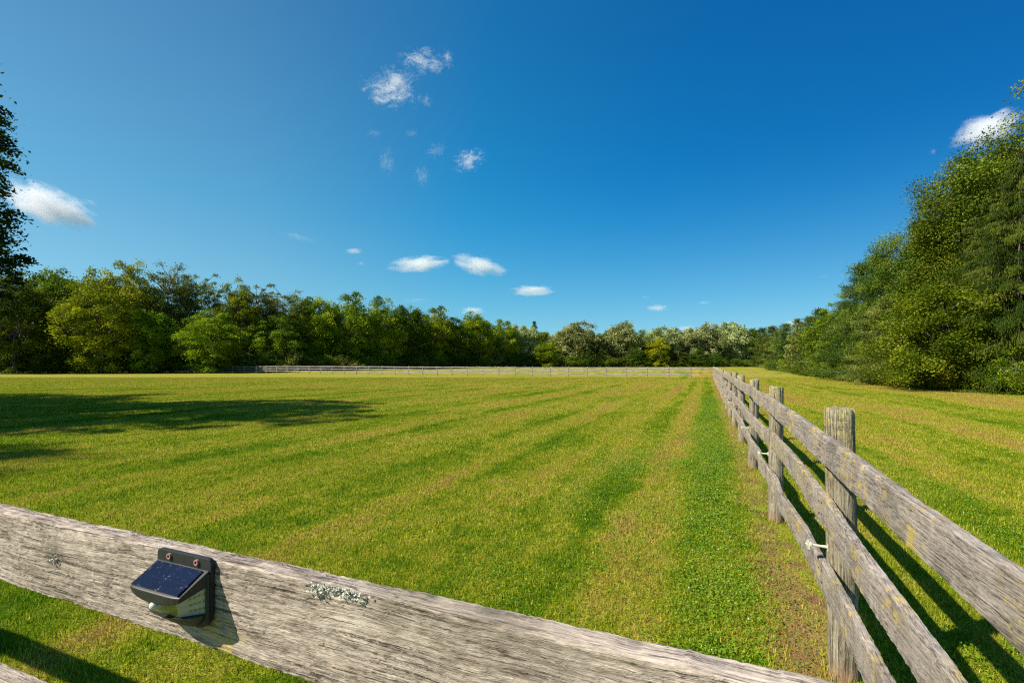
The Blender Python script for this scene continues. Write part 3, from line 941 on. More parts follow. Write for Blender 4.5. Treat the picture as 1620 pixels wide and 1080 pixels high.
# sensor dome
import bmesh
bm = bmesh.new()
bmesh.ops.create_uvsphere(bm, u_segments=20, v_segments=12, radius=0.0066)
me = bpy.data.meshes.new("sensor_dome"); bm.to_mesh(me); bm.free(); me.materials.append(dome_mat)
me.polygons.foreach_set("use_smooth", [True] * len(me.polygons))
link("sensor_dome", me, lamp, (0.000, -0.0510, -0.0630))
mb = MB(); mb.tube([(0, -0.034, -0.062), (0, -0.049, -0.0628)], [0.009, 0.0075], 16)
link("sensor_collar", mb.mesh("sensor_collar", [dome_mat]), lamp)
for sx_ in (-0.032, 0.034):
    mb = MB()
    n_ = 20; rO, rI = 0.0046, 0.0027
    vs = []
    for (r_, y_) in ((rO, -0.008), (rO, -0.0112), (rI, -0.0112), (rI, -0.0085)):
        vs += [(r_ * math.cos(2 * math.pi * k / n_), y_, r_ * math.sin(2 * math.pi * k / n_)) for k in range(n_)]
    mb.add(vs, [(i * n_ + k, i * n_ + (k + 1) % n_, (i + 1) * n_ + (k + 1) % n_, (i + 1) * n_ + k) for i in range(3) for k in range(n_)])
    w_ = link("screw_washer", mb.mesh("screw_washer", [pink], smooth=False), lamp, (sx_, 0, -0.0085))
    mb = MB(); mb.tube([(0, -0.008, 0), (0, -0.0098, 0)], 0.0025, 12)
    link("screw", mb.mesh("screw", [dark_metal]), w_)

# ------------------------------------------------------------------ lichen tufts on the near board top edge
N = NT("crust_lichen")
tc = N.n("TexCoord").outputs["Object"]
lich = N.finish(N.n("BsdfPrincipled", {"Base Color": N.mix(N.noise(tc, 60, 3), (0.30, 0.31, 0.26, 1), (0.62, 0.62, 0.52, 1)), "Roughness": 0.95}))


def lichen_patch(u, n, spread_a, spread_z, zc, seed, rmax=0.009):
    rr = np.random.default_rng(seed)
    p, a0 = plane_pt(u)
    mb = MB()
    for i in range(n):
        a = rr.normal(0, spread_a); dz = rr.normal(0, spread_z)
        r = rr.uniform(0.3, 1) * rmax
        ang = rr.uniform(0, 6.28)
        m_ = 7
        lift = rr.uniform(0.001, 0.005)
        z_ = min(zc + dz, 0.003)
        ctr_ = (a, -lift - 0.001, z_)
        vs = [ctr_]
        for k in range(m_):
            q = ang + 2 * math.pi * k / m_; r2_ = r * rr.uniform(0.5, 1.15)
            vs.append((a + r2_ * math.cos(q), -lift - rr.uniform(0.0, 0.004), z_ + r2_ * 0.7 * math.sin(q)))
        fs = [(0, 1 + k, 1 + (k + 1) % m_) for k in range(m_)]
        mb.add(vs, fs)
    o = link("lichen_tuft", mb.mesh("lichen_tuft", [lich]), near_fence, (p[0] - C0[0], p[1] - C0[1], 1.239), (0, 0, math.atan2(-G[1], -G[0])))
    return o


lichen_patch(538, 130, 0.020, 0.0032, 0.001, 3, 0.0034)
lichen_patch(505, 50, 0.006, 0.004, -0.006, 13, 0.0034)
lichen_patch(88, 40, 0.008, 0.007, -0.065, 4, 0.003)
lichen_patch(885, 60, 0.012, 0.014, -0.08, 5, 0.003)

# ------------------------------------------------------------------ trees
def tubes_mesh(name, segs, mats, n=6):
    """segs: list of (p0, p1, r0, r1)"""
    P0 = np.array([s_[0] for s_ in segs]); Q = np.array([s_[1] for s_ in segs]); r0 = np.array([s_[2] for s_ in segs]); r1 = np.array([s_[3] for s_ in segs])
    d = Q - P0; d /= np.maximum(np.linalg.norm(d, axis=1, keepdims=True), 1e-6)
    ref = np.where(np.abs(d[:, 2:3]) > 0.9, np.array([[1.0, 0, 0]]), np.array([[0, 0, 1.0]]))
    a = np.cross(d, ref); a /= np.linalg.norm(a, axis=1, keepdims=True); b = np.cross(d, a)
    V = []
    for (base, rr_) in ((P0, r0), (Q, r1)):
        for k in range(n):
            an = 2 * math.pi * k / n
            V.append(base + (a * math.cos(an) + b * math.sin(an)) * rr_[:, None])
    V = np.stack(V, 1)                 # (m, 2n, 3)
    m = len(segs)
    base = (np.arange(m) * 2 * n)[:, None]
    k = np.arange(n)[None, :]
    k2 = (k + 1) % n
    Fq = np.stack([base + k, base + k2, base + n + k2, base + n + k], -1).reshape(-1, 4)
    return np_mesh(name, V.reshape(-1, 3), Fq, mats, smooth=True)


def curve_segs(p0, p1, r0, r1, rr, n=4, bow=0.12, up=0.0):
    p0 = np.array(p0, float); p1 = np.array(p1, float)
    L_ = np.linalg.norm(p1 - p0)
    off = rr.normal(0, bow * L_, 3); off[2] += up * L_
    pts = []
    for i in range(n + 1):
        u = i / n
        pts.append(p0 * (1 - u) + p1 * u + off * math.sin(math.pi * u) * 0.6)
    return [(pts[i], pts[i + 1], r0 + (r1 - r0) * i / n, r0 + (r1 - r0) * (i + 1) / n) for i in range(n)], pts


def leaf_quads(cent, size, rr, up=0.6, elong=1.7, hang=0.0):
    n = len(cent)
    nrm = rr.normal(0, 1, (n, 3)); nrm[:, 2] = np.abs(nrm[:, 2]) + up
    nrm /= np.linalg.norm(nrm, axis=1, keepdims=True)
    t = rr.normal(0, 1, (n, 3)); t[:, 2] -= hang
    t -= nrm * np.sum(t * nrm, 1, keepdims=True)
    t /= np.maximum(np.linalg.norm(t, axis=1, keepdims=True), 1e-6)
    b = np.cross(nrm, t)
    L_ = (size * rr.uniform(0.6, 1.25, n))[:, None]
    W_ = L_ / elong
    V = np.stack([cent - t * L_ / 2, cent + b * W_ / 2 - t * L_ * 0.08, cent + t * L_ / 2, cent - b * W_ / 2 - t * L_ * 0.08], 1)
    return V.reshape(-1, 3)


def broadleaf(seed, H, R, base, dome=0.35, ntips=150, nleaf=90, leaf=0.22, rc=0.75, flat=0.5, hollow=0.45, limbs=9, uneven=0.22, trunk_r=0.22, fork=0.3, hang=0.0, top_heavy=0.0, lean=(0, 0), twig=0.015, trunks=1):
    rr = np.random.default_rng(seed)
    zc = (base + H) / 2; rz = (H - base) / 2
    ph = rr.uniform(0, 6.28, 6)
    dirs = rr.normal(0, 1, (ntips, 3)); dirs /= np.linalg.norm(dirs, axis=1, keepdims=True)
    az = np.arctan2(dirs[:, 1], dirs[:, 0]); el = dirs[:, 2]
    mod = 1 + uneven * (np.sin(2 * az + ph[0]) * 0.4 + np.sin(3 * az + ph[1] + 2.5 * el) * 0.5 + np.sin(5 * az + ph[2] - 4 * el) * 0.4 + np.sin(6 * el + ph[3]) * 0.4)
    rad = (hollow + (1 - hollow) * rr.random(ntips) ** 0.6) * mod
    T = dirs * rad[:, None]
    wid = 1 + top_heavy * dirs[:, 2]
    T = np.stack([T[:, 0] * R * wid + lean[0], T[:, 1] * R * wid + lean[1], zc + T[:, 2] * rz], 1)
    T[:, 2] = np.maximum(T[:, 2], 0.5 + rr.random(ntips) * 0.4)
    segs = []
    # trunk and limbs
    forkz = base + (H - base) * fork
    bases = [np.array([0, 0, -0.2])] if trunks == 1 else [np.array([rr.normal(0, 0.02), rr.normal(0, 0.02), -0.2]) for _ in range(trunks)]
    ends = []
    for tb in bases:
        top = np.array([tb[0] + lean[0] * 0.4 + rr.normal(0, 0.25 * trunks), tb[1] + lean[1] * 0.4 + rr.normal(0, 0.25 * trunks), forkz])
        sg, pts = curve_segs(tb, top, trunk_r / math.sqrt(trunks), trunk_r * 0.62 / math.sqrt(trunks), rr, 6, 0.03)
        segs += sg; ends.append(pts)
    limb_ends = []
    for k in range(limbs):
        pts = ends[k % len(ends)]
        st = pts[-1] if rr.random() < 0.6 else pts[-2]
        a = 2 * math.pi * k / limbs + rr.normal(0, 0.3)
        e = rr.uniform(0.15, 0.95)
        tgt = np.array([math.cos(a) * R * 0.62 * math.sqrt(1 - e * e) + lean[0], math.sin(a) * R * 0.62 * math.sqrt(1 - e * e) + lean[1], zc - 0.25 * rz + e * rz * 0.95])
        if k == 0: tgt = np.array([lean[0] * 0.8, lean[1] * 0.8, H - 0.22 * (H - base)])
        sg, pp = curve_segs(st, tgt, trunk_r * 0.42, trunk_r * 0.13, rr, 6, 0.07, 0.08)
        segs += sg
        limb_ends += pp[2:]
    LE = np.array(limb_ends)
    for t_ in T:
        dd = np.linalg.norm(LE - t_, axis=1) + np.maximum(0, LE[:, 2] - t_[2]) * 0.6
        s0 = LE[int(np.argmin(dd))]
        sg, pp = curve_segs(s0, t_, twig * 2.3, twig * 0.7, rr, 3, 0.08, 0.05)
        segs += sg
    # leaves
    cnt = (nleaf * rr.uniform(0.55, 1.45, ntips)).astype(int)
    idx = np.repeat(np.arange(ntips), cnt)
    sz = rc * rr.uniform(0.7, 1.3, ntips)
    o = rr.normal(0, 0.55, (len(idx), 3)) * sz[idx][:, None]
    o[:, 2] *= flat
    # dome: the clump is fuller on its top, leaves spill outwards and down
    o[:, 2] -= dome * (o[:, 0] ** 2 + o[:, 1] ** 2) / np.maximum(sz[idx], 0.2)
    C_ = T[idx] + o
    C_[:, 2] = np.maximum(C_[:, 2], 0.08 + 0.2 * rr.random(len(idx)))
    V = leaf_quads(C_, leaf, rr, 0.5, 1.7, hang)
    n = len(idx)
    crown = np_mesh("crown", V, np.arange(4 * n).reshape(-1, 4), [L_MID], attrs={"lf": rr.random(n), "cl": rr.random(ntips)[idx]})
    trunk = tubes_mesh("trunk", segs, [bark_mat])
    return trunk, crown


def conifer(seed, H, R, base=0.3, whorls=26, per=7, dens=150, needle=0.22, droop=0.25, style='spruce', trunk_r=0.18, power=0.85):
    rr = np.random.default_rng(seed)
    segs, _ = curve_segs((0, 0, -0.2), (0, 0, H * 0.97), trunk_r, 0.02, rr, 8, 0.004)
    C_ = []; D_ = []; cl = []
    for w in range(whorls):
        u = (w + rr.random() * 0.6) / whorls
        z0 = base + (H - base) * u ** 0.92
        L0 = R * (1 - u) ** power + 0.12 * R
        for k in range(per):
            a = 2 * math.pi * (k + rr.random() * 0.9) / per + w * 0.7
            L_ = L0 * rr.uniform(0.5, 1.18)
            zz = min(z0 + rr.normal(0, 0.38), H * 0.95)
            out = np.array([math.cos(a), math.sin(a), 0])
            if style == 'spruce':
                end = np.array([0, 0, zz]) + out * L_ + np.array([0, 0, -droop * L_ + (0.25 * u) * L_])
            else:
                end = np.array([0, 0, zz]) + out * L_ + np.array([0, 0, (0.05 + 0.45 * u) * L_])
            st = np.array([0, 0, zz])
            sg = [(st, (st + end) / 2 + np.array([0, 0, 0.05 * L_]), 0.03, 0.018), ((st + end) / 2 + np.array([0, 0, 0.05 * L_]), end, 0.018, 0.006)]
            segs += sg
            m = max(8, int(dens * L_ / R * rr.uniform(0.7, 1.2)))
            f = rr.uniform(0.18, 1.02, m) ** 0.75
            p = st[None] * (1 - f)[:, None] + end[None] * f[:, None]
            p[:, 2] += 0.1 * L_ * np.sin(np.pi * f)
            sd = np.cross(out, [0, 0, 1.0])
            ww = rr.normal(0, 0.17, m) * L_ * (1.15 - f * 0.8)
            p += sd[None] * ww[:, None]
            if style == 'spruce':
                hang = rr.random(m) ** 1.3 * 0.55 * (1.1 - 0.5 * f)
                p[:, 2] -= hang
                dv = np.stack([rr.normal(0, 0.25, m) + out[0] * 0.3, rr.normal(0, 0.25, m) + out[1] * 0.3, -np.ones(m)], 1)
            else:
                # tufts gather at points along the branch
                tn = 7
                tfx = rr.uniform(0.25, 1.0, tn); tw = rr.normal(0, 0.18, tn) * L_
                ti = rr.integers(0, tn, m)
                p = st[None] * (1 - tfx[ti])[:, None] + end[None] * tfx[ti][:, None] + sd[None] * tw[ti][:, None] + rr.normal(0, 0.16, (m, 3))
                dv = rr.normal(0, 0.6, (m, 3)) + out[None] * 0.5; dv[:, 2] += 0.55
            C_.append(p); D_.append(dv); cl.append(np.full(m, rr.random()))
    C_ = np.concatenate(C_); D_ = np.concatenate(D_); cl = np.concatenate(cl)
    D_ /= np.linalg.norm(D_, axis=1, keepdims=True)
    n = len(C_)
    b = np.cross(D_, rr.normal(0, 1, (n, 3))); b /= np.linalg.norm(b, axis=1, keepdims=True)
    L_ = (needle * rr.uniform(0.6, 1.2, n))[:, None]; W_ = L_ * (0.20 if style == 'spruce' else 0.24)
    C_[:, 2] = np.maximum(C_[:, 2], 0.12)
    V = np.stack([C_ - D_ * L_ / 2, C_ + b * W_ / 2, C_ + D_ * L_ / 2, C_ - b * W_ / 2], 1).reshape(-1, 3)
    crown = np_mesh("crown", V, np.arange(4 * n).reshape(-1, 4), [L_SPR], attrs={"lf": rr.random(n), "cl": cl})
    return tubes_mesh("trunk", segs, [bark_mat]), crown


# prototypes, each about 10 m tall where scaled
KINDS = {
    # dense broad crown
    'A': [broadleaf(11 + i, 15, 5.2, 0.8, ntips=230, nleaf=120, leaf=0.33, rc=0.95, flat=0.45, limbs=10, uneven=0.25, fork=0.22) for i in range(3)],
    # airy, branches in view
    'B': [broadleaf(31 + i, 16, 4.6, 5.0, ntips=210, nleaf=85, leaf=0.27, rc=0.75, flat=0.45, limbs=9, uneven=0.12, hollow=0.25, dome=0.15, fork=0.10, trunk_r=0.22, top_heavy=0.2, twig=0.03, trunks=2) for i in range(3)],
    # rounded close-packed crown
    'C': [broadleaf(51 + i, 15, 5.0, 0.3, ntips=230, nleaf=130, leaf=0.36, rc=1.05, flat=0.55, limbs=9, uneven=0.16, fork=0.2) for i in range(3)],
    # silvery maples far off
    'D': [broadleaf(71 + i, 14, 6.0, 0.6, ntips=300, nleaf=120, leaf=0.42, rc=0.9, flat=0.8, limbs=9, uneven=0.22, fork=0.2, trunk_r=0.3) for i in range(2)],
    # bushes
    'S': [broadleaf(91 + i, 3.2, 2.1, 0.0, ntips=70, nleaf=80, leaf=0.20, rc=0.50, flat=0.7, limbs=6, uneven=0.25, fork=0.1, trunk_r=0.05, trunks=3) for i in range(3)],
    'P': [conifer(111 + i, 10, 3.0, 0.2, whorls=19, per=8, dens=200, needle=0.33, style='pine') for i in range(3)],
    'E': [conifer(131 + i, 10, 2.4, 0.2, whorls=24, per=8, dens=70, needle=0.42, style='spruce') for i in range(2)],
    # the near right-hand trees, fine leaves
    'H': [broadleaf(151 + i, 14, 4.2, 1.2, ntips=340, nleaf=430, leaf=0.135, rc=0.72, flat=0.85, dome=0.12, limbs=12, uneven=0.32, fork=0.2, hang=0.5, twig=0.012) for i in range(2)],
    'G': [conifer(171, 13, 3.5, 0.3, whorls=34, per=10, dens=560, needle=0.19, droop=0.22, style='spruce', trunk_r=0.22)],
    'Q': [conifer(181 + i, 10, 3.0, 0.3, whorls=20, per=8, dens=560, needle=0.19, style='pine') for i in range(2)],
    'I': [broadleaf(201, 7, 3.0, 0.2, ntips=230, nleaf=330, leaf=0.125, rc=0.58, flat=0.8, dome=0.15, limbs=10, uneven=0.3, fork=0.12, hang=0.4, trunk_r=0.12, trunks=1)],
    'U': [broadleaf(191 + i, 3.0, 2.0, 0.0, ntips=130, nleaf=110, leaf=0.105, rc=0.36, flat=0.7, limbs=7, uneven=0.3, fork=0.1, trunk_r=0.04, trunks=1) for i in range(2)],
}
BASEH = {'I': 7, 'A': 15, 'B': 16, 'C': 15, 'D': 14, 'S': 3.2, 'P': 10, 'E': 10, 'H': 14, 'G': 13, 'Q': 10, 'U': 3.0}
BASER = {'I': 3.0, 'A': 5.2, 'B': 4.6, 'C': 5.0, 'D': 6.0, 'S': 2.1, 'P': 3.0, 'E': 2.4, 'H': 4.2, 'G': 3.5, 'Q': 3.0, 'U': 2.0}
tr_r = random.Random(4)


def tree(kind, x, y, height, rad, mat, label, name, cat="tree", group=None, rz=None, var=None):
    v = KINDS[kind]
    tk, cr = v[(var if var is not None else tr_r.randrange(len(v))) % len(v)]
    rz = tr_r.uniform(0, 6.28) if rz is None else rz
    e = empty(name, (x, y, float(terrain(x, y)) - 0.03), label, cat, group, rz)
    s_ = (rad / BASER[kind], rad / BASER[kind], height / BASEH[kind])
    e.scale = s_
    t_ = link("trunk", tk, e); c_ = link("crown", cr, e)
    c_.material_slots[0].link = 'OBJECT'
    c_.material_slots[0].material = mat
    return e


def at(xp, depth, ytop):
    X_ = px(xp, depth)
    h = (577 - ytop) * depth / 720 + EYE - float(terrain(X_, depth))
    return X_, depth, h


G_BACK = "trees in the far tree line"
G_RIGHT = "trees in the row right of the pasture"
ORD = ["first", "second", "third", "fourth", "fifth", "sixth", "seventh", "eighth", "ninth", "tenth", "eleventh", "twelfth", "thirteenth", "fourteenth", "fifteenth", "sixteenth"]
LEFT = [  # column, depth, top row, kind, radius, material, name, label
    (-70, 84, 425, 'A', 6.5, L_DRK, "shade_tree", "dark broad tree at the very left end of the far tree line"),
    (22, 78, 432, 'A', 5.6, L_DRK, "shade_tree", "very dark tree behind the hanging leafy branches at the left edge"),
    (88, 84, 420, 'A', 5.6, L_MID, "shade_tree", "broad mid-green tree with layered sprays just right of the dark left-edge tree"),
    (160, 79, 428, 'A', 5.4, L_YEL, "shade_tree", "big bright tree with drooping layered boughs below the yellowish treetop"),
    (205, 87, 414, 'A', 5.0, L_GLD, "shade_tree", "tallest treetop on the left, yellowish and leafy"),
    (272, 90, 417, 'B', 4.6, L_OLV, "locust_tree", "airy tree with a leaning dark trunk showing against the sky"),
    (316, 92, 430, 'B', 4.2, L_OLV, "locust_tree", "thin grey-green tree with sky showing between its branches"),
    (240, 82, 488, 'C', 3.6, L_BRT, "shade_tree", "lower bright green tree under the leaning airy tree"),
    (335, 82, 490, 'A', 5.6, L_BRT, "shade_tree", "wide low yellow-green tree bulging before the airy trees"),
    (372, 93, 444, 'A', 4.4, L_YEL, "shade_tree", "bright yellow-green treetop between the two groups of airy trees"),
    (405, 96, 447, 'B', 4.6, L_OLV, "locust_tree", "airy olive tree above the left end of the far fence"),
    (452, 98, 455, 'B', 4.8, L_OLV, "locust_tree", "spreading olive tree with bare lower stems just right of the far fence's left end"),
    (440, 93, 500, 'A', 4.2, L_MID, "shade_tree", "low mid-green tree below the spreading olive tree"),
    (505, 101, 466, 'C', 5.0, L_YEL, "shade_tree", "rounded bright green tree where the tree line begins to drop"),
    (556, 104, 467, 'C', 5.2, L_BRT, "shade_tree", "rounded bright green tree with a lumpy top left of the middle of the tree line"),
    (603, 110, 474, 'C', 5.2, L_YEL, "shade_tree", "yellow-green round tree left of the dark rounded treetop"),
    (650, 116, 481, 'C', 4.8, L_DRK, "shade_tree", "darker round-topped tree between two yellow-green ones"),
    (692, 122, 488, 'C', 5.0, L_YEL, "shade_tree", "yellow-green tree left of the bare twigs and small cloud"),
    (752, 130, 492, 'C', 5.6, L_BRT, "shade_tree", "domed tree in front of the small low cloud"),
    (722, 124, 505, 'C', 4.4, L_DRK, "shade_tree", "dark tree filling the dip left of the domed tree"),
    (797, 138, 508, 'C', 5.0, L_BRT, "shade_tree", "green tree right of the domed tree"),
    (826, 143, 515, 'D', 5.0, L_SIL, "maple_tree", "small pale tree just left of the pointed spruce tip"),
    (845, 152, 505, 'E', 3.0, L_SPR, "spruce_tree", "pointed dark spruce tip poking above the tree line"),
    (866, 138, 540, 'C', 3.8, L_BRT, "shade_tree", "low bright green round tree right of the fence's middle"),
    (908, 150, 511, 'D', 8.4, L_SIL, "maple_tree", "wide domed silvery tree, leftmost of the pale ones"),
    (985, 154, 512, 'D', 7.8, L_SIL, "maple_tree", "silvery tree with a double top in the middle of the pale ones"),
    (1040, 156, 519, 'D', 6.8, L_SIL, "maple_tree", "narrow silvery tree behind the golden one"),
    (1039, 147, 533, 'C', 3.6, L_GLD, "shade_tree", "small golden-yellow tree before the silvery trees"),
    (1085, 158, 519, 'D', 6.8, L_SIL, "maple_tree", "silvery tree right of the golden one"),
    (1122, 159, 514, 'D', 7.0, L_SIL, "maple_tree", "pale silvery tree left of the end of the long fence"),
    (1156, 160, 511, 'D', 7.4, L_SIL, "maple_tree", "palest silvery tree, above the end of the long fence"),
    (953, 146, 533, 'E', 3.4, L_SPR, "spruce_tree", "dark little spruce between the two widest silvery trees"),
    (925, 146, 548, 'P', 3.6, L_PIN, "pine_tree", "low dark evergreen left of the little spruce"),
    (1004, 146, 543, 'P', 3.8, L_PIN, "pine_tree", "low dark evergreen left of the golden tree"),
    (1074, 147, 546, 'E', 4.2, L_SPR, "spruce_tree", "broad dark spruce right of the golden tree"),
    (1106, 148, 549, 'P', 4.2, L_PIN, "pine_tree", "low dark evergreen left of where the fences meet"),
    (1190, 158, 519, 'P', 4.4, L_PIN, "pine_tree", "farthest pine at the left end of the right-hand row"),
]
tr_r.seed(12)
for (xp, dp, yt, kd, R_, mt, nm, lb) in LEFT:
    X_, Y_, h = at(xp, dp, yt)
    tree(kd, X_, Y_, h, R_, mt, lb, nm, group=G_BACK)
# trees standing behind, closing the gaps
back_row = []
for i in range(34):
    u = i / 33
    xp = -40 + 1230 * u
    dp = np.interp(xp, [-100, 400, 700, 850, 1200], [98, 112, 140, 162, 172])
    yt = np.interp(xp, [-100, 60, 210, 280, 350, 460, 600, 760, 850, 1190], [450, 440, 440, 500, 490, 490, 490, 508, 524, 524])
    X_, Y_, h = at(xp, dp, yt)
    kd = 'C' if xp < 830 else 'D'
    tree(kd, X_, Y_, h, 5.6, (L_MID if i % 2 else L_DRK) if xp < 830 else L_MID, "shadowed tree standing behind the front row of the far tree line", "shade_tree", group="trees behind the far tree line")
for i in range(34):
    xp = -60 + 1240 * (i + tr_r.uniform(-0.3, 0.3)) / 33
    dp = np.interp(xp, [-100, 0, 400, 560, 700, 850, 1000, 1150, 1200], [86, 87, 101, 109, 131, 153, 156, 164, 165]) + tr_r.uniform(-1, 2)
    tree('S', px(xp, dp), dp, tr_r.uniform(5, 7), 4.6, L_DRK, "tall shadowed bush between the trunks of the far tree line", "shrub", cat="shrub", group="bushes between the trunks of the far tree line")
# undergrowth along the foot of the far tree line
for i in range(64):
    u = (i + tr_r.uniform(-0.3, 0.3)) / 63
    xp = -80 + 1265 * u
    dp = np.interp(xp, [-100, 0, 400, 560, 700, 850, 1000, 1150, 1200], [78, 79, 88, 98, 121, 141, 145, 150, 150]) + tr_r.uniform(-1, 1.5)
    hh_ = tr_r.uniform(2.4, 4.6)
    X_ = px(xp, dp)
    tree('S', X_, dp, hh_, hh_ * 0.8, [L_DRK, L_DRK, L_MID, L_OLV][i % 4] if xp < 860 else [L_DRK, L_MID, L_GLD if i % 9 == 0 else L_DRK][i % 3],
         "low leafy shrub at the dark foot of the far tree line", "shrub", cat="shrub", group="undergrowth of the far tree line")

RIGHT = [
    (1207, 140, 518, 'P', 4.6, L_PIN, "pine_tree", "rounded pine second from the far end of the right-hand row"),
    (1222, 118, 515, 'P', 4.0, L_PIN, "pine_tree", "bluish pine just left of the rusty pine"),
    (1231, 100, 522, 'P', 3.6, L_PRU, "pine_tree", "pine with rusty brown patches in the right-hand row"),
    (1243, 92, 511, 'P', 3.4, L_PIN, "pine_tree", "dark pine crown just right above the rusty pine"),
    (1262, 78, 500, 'E', 3.0, L_OLV, "cedar_tree", "soft upright olive cedar right of the small low cloud"),
    (1283, 68, 499, 'P', 3.3, L_PIN, "pine_tree", "blue-green pine right of the olive cedar"),
    (1300, 60, 487, 'P', 3.2, L_PIN, "pine_tree", "pine whose thin tip marks the step up of the right-hand row"),
    (1318, 54, 483, 'A', 3.2, L_MID, "shade_tree", "leafy tree between two pines halfway along the right-hand row"),
    (1338, 47, 474, 'Q', 3.2, L_PIN, "pine_tree", "pine below the taller feathery pine"),
    (1366, 42, 415, 'Q', 3.6, L_PIN, "pine_tree", "tall feathery blue-green pine with layered tufts"),
    (1392, 39, 398, 'Q', 3.2, L_PIN, "pine_tree", "tall pine partly behind the arching leafy tree"),
    (1405, 35, 470, 'Q', 3.0, L_OLV, "pine_tree", "shorter olive pine at the foot of the tall pines"),
    (1464, 35, 345, 'H', 3.3, L_ELM, "elm_tree", "arching leafy tree whose pale tips stand against the sky"),
    (1520, 33, 292, 'H', 3.8, L_ELM, "elm_tree", "tall leafy tree left of the highest one"),
    (1606, 31, 188, 'H', 4.6, L_ELM, "elm_tree", "highest leafy tree at the right edge beside the white cloud"),
    (1700, 30, 175, 'H', 5.0, L_ELM, "elm_tree", "tall leafy tree reaching in from beyond the right edge"),
    (1492, 27.5, 455, 'I', 3.2, L_MID, "elm_tree", "low bright broad-leaved tree before the dark spruce"),
    (1614, 25.0, 240, 'G', 3.2, L_SPR, "spruce_tree", "big dark spruce with hanging branchlets at the right edge"),
    (1560, 28.5, 330, 'G', 2.9, L_SPR, "spruce_tree", "dark spruce half hidden left of the big one"),
    (1725, 24, 200, 'G', 3.6, L_SPR, "spruce_tree", "big spruce just beyond the right edge"),
]
for (xp, dp, yt, kd, R_, mt, nm, lb) in RIGHT:
    X_, Y_, h = at(xp, dp, yt)
    tree(kd, X_, Y_, h, R_, mt, lb, nm, group=G_RIGHT)
# second rank and beyond the right edge
for i in range(12):
    dp = 20 + i * 10
    b_ = ft((dp - 2.25) / 0.9185, -20.5)
    tree('C' if i % 2 else 'P', b_[0], b_[1], tr_r.uniform(8, 10) if i > 3 else 11.5, 4.2, L_DRK, "shadowed tree in the second rank behind the right-hand row", "shade_tree", group="trees behind the right-hand row")
# hedge of shrubs at the foot of the right-hand row
base_x = [(1640, 23.3), (1600, 24.0), (1560, 25.2), (1525, 26.5), (1490, 27.6), (1458, 29.5), (1430, 31.5), (1405, 34), (1385, 37), (1362, 40), (1343, 44), (1325, 48), (1308, 53), (1292, 58), (1276, 64), (1262, 71), (1250, 78), (1238, 88), (1226, 98), (1215, 112)]
for i, (xp, dp) in enumerate(base_x):
    for rep in range(2 if dp < 50 else 1):
        X_ = px(xp + (rep * 17), dp) + 0.35 + rep * 0.3; hh_ = tr_r.uniform(1.3, 2.6)
        tree('U' if dp < 45 else 'S', X_, dp + rep * 0.8, hh_, tr_r.uniform(1.3, 1.9), [L_HED, L_BRT, L_MID, L_HED][(i + rep) % 4],
             "low leafy shrub in the hedge at the foot of the right-hand trees", "shrub", cat="shrub", group="hedge shrubs of the right-hand row")

# ---- near tree whose branches reach in from the left edge and whose shade lies on the grass
tk, cr = broadleaf(211, 12.6, 5.0, 1.2, ntips=900, nleaf=165, leaf=0.13, rc=0.40, flat=0.35, hollow=0.5, limbs=14, uneven=0.16, fork=0.18, hang=0.9, trunk_r=0.28, twig=0.010)
e = empty("cherry_tree", (-19.4, 11.9, 0), "near leafy tree reaching in from the left edge with fine dark hanging leaves", "tree")
link("trunk", tk, e); c_ = link("crown", cr, e)
c_.material_slots[0].link = 'OBJECT'; c_.material_slots[0].material = L_CHR
tk, cr = KINDS['H'][0]
e = empty("cherry_tree", (-30.5, 15.0, 0), "second leafy tree beyond the left edge, casting shade on the grass", "tree")
link("trunk", tk, e); c_ = link("crown", cr, e)
c_.material_slots[0].link = 'OBJECT'; c_.material_slots[0].material = L_CHR
e.scale = (1.3, 1.3, 0.9)

tk, cr = KINDS['H'][1]
e = empty("cherry_tree", (-20.3, 3.4, 0), "third leafy tree beyond the left edge, nearest of them, its treetop shading the grass", "tree")
link("trunk", tk, e); c_ = link("crown", cr, e)
c_.material_slots[0].link = 'OBJECT'; c_.material_slots[0].material = L_CHR
e.scale = (0.55, 0.55, 0.82)

# ------------------------------------------------------------------ clouds: real volumes far up in the air
def cloud_mat(name, dens, solid, seed, wisp):
    N = NT(name)
    for l in list(N.t.links): N.t.links.remove(l)
    tc = N.n("TexCoord").outputs["Object"]
    ob = N.math('MULTIPLY', N.n("ObjectInfo").outputs["Random"], 60.0)
    off = N.n("CombineXYZ", {0: ob, 1: ob, 2: ob}).outputs[0]
    v = N.n("VectorMath", {0: tc, 1: off}, operation='ADD').outputs[0]
    ln = N.n("VectorMath", {0: tc}, operation='LENGTH').outputs["Value"]
    fall = N.math('SUBTRACT', 1.0, ln)
    nz = N.noise(v, 1.9 if not wisp else 2.6, 6, 0.62 if not wisp else 0.70, 0.0 if not wisp else 0.8)
    d_ = N.math('ADD', N.math('MULTIPLY', fall, solid), N.math('MULTIPLY', N.math('SUBTRACT', nz, 0.5), 3.4 if not wisp else 4.6))
    d_ = N.math('SUBTRACT', d_, 0.30 if not wisp else 0.60)
    d_ = N.math('MULTIPLY', N.math('MINIMUM', N.math('MAXIMUM', d_, 0.0), 1.0), N.remap(fall, 0.0, 0.15))
    vol = N.n("VolumePrincipled", {"Color": (1, 1, 1, 1), "Density": N.math('MULTIPLY', d_, dens), "Anisotropy": 0.0})
    N.t.links.new(vol.outputs[0], N.out.inputs["Volume"])
    return N.m


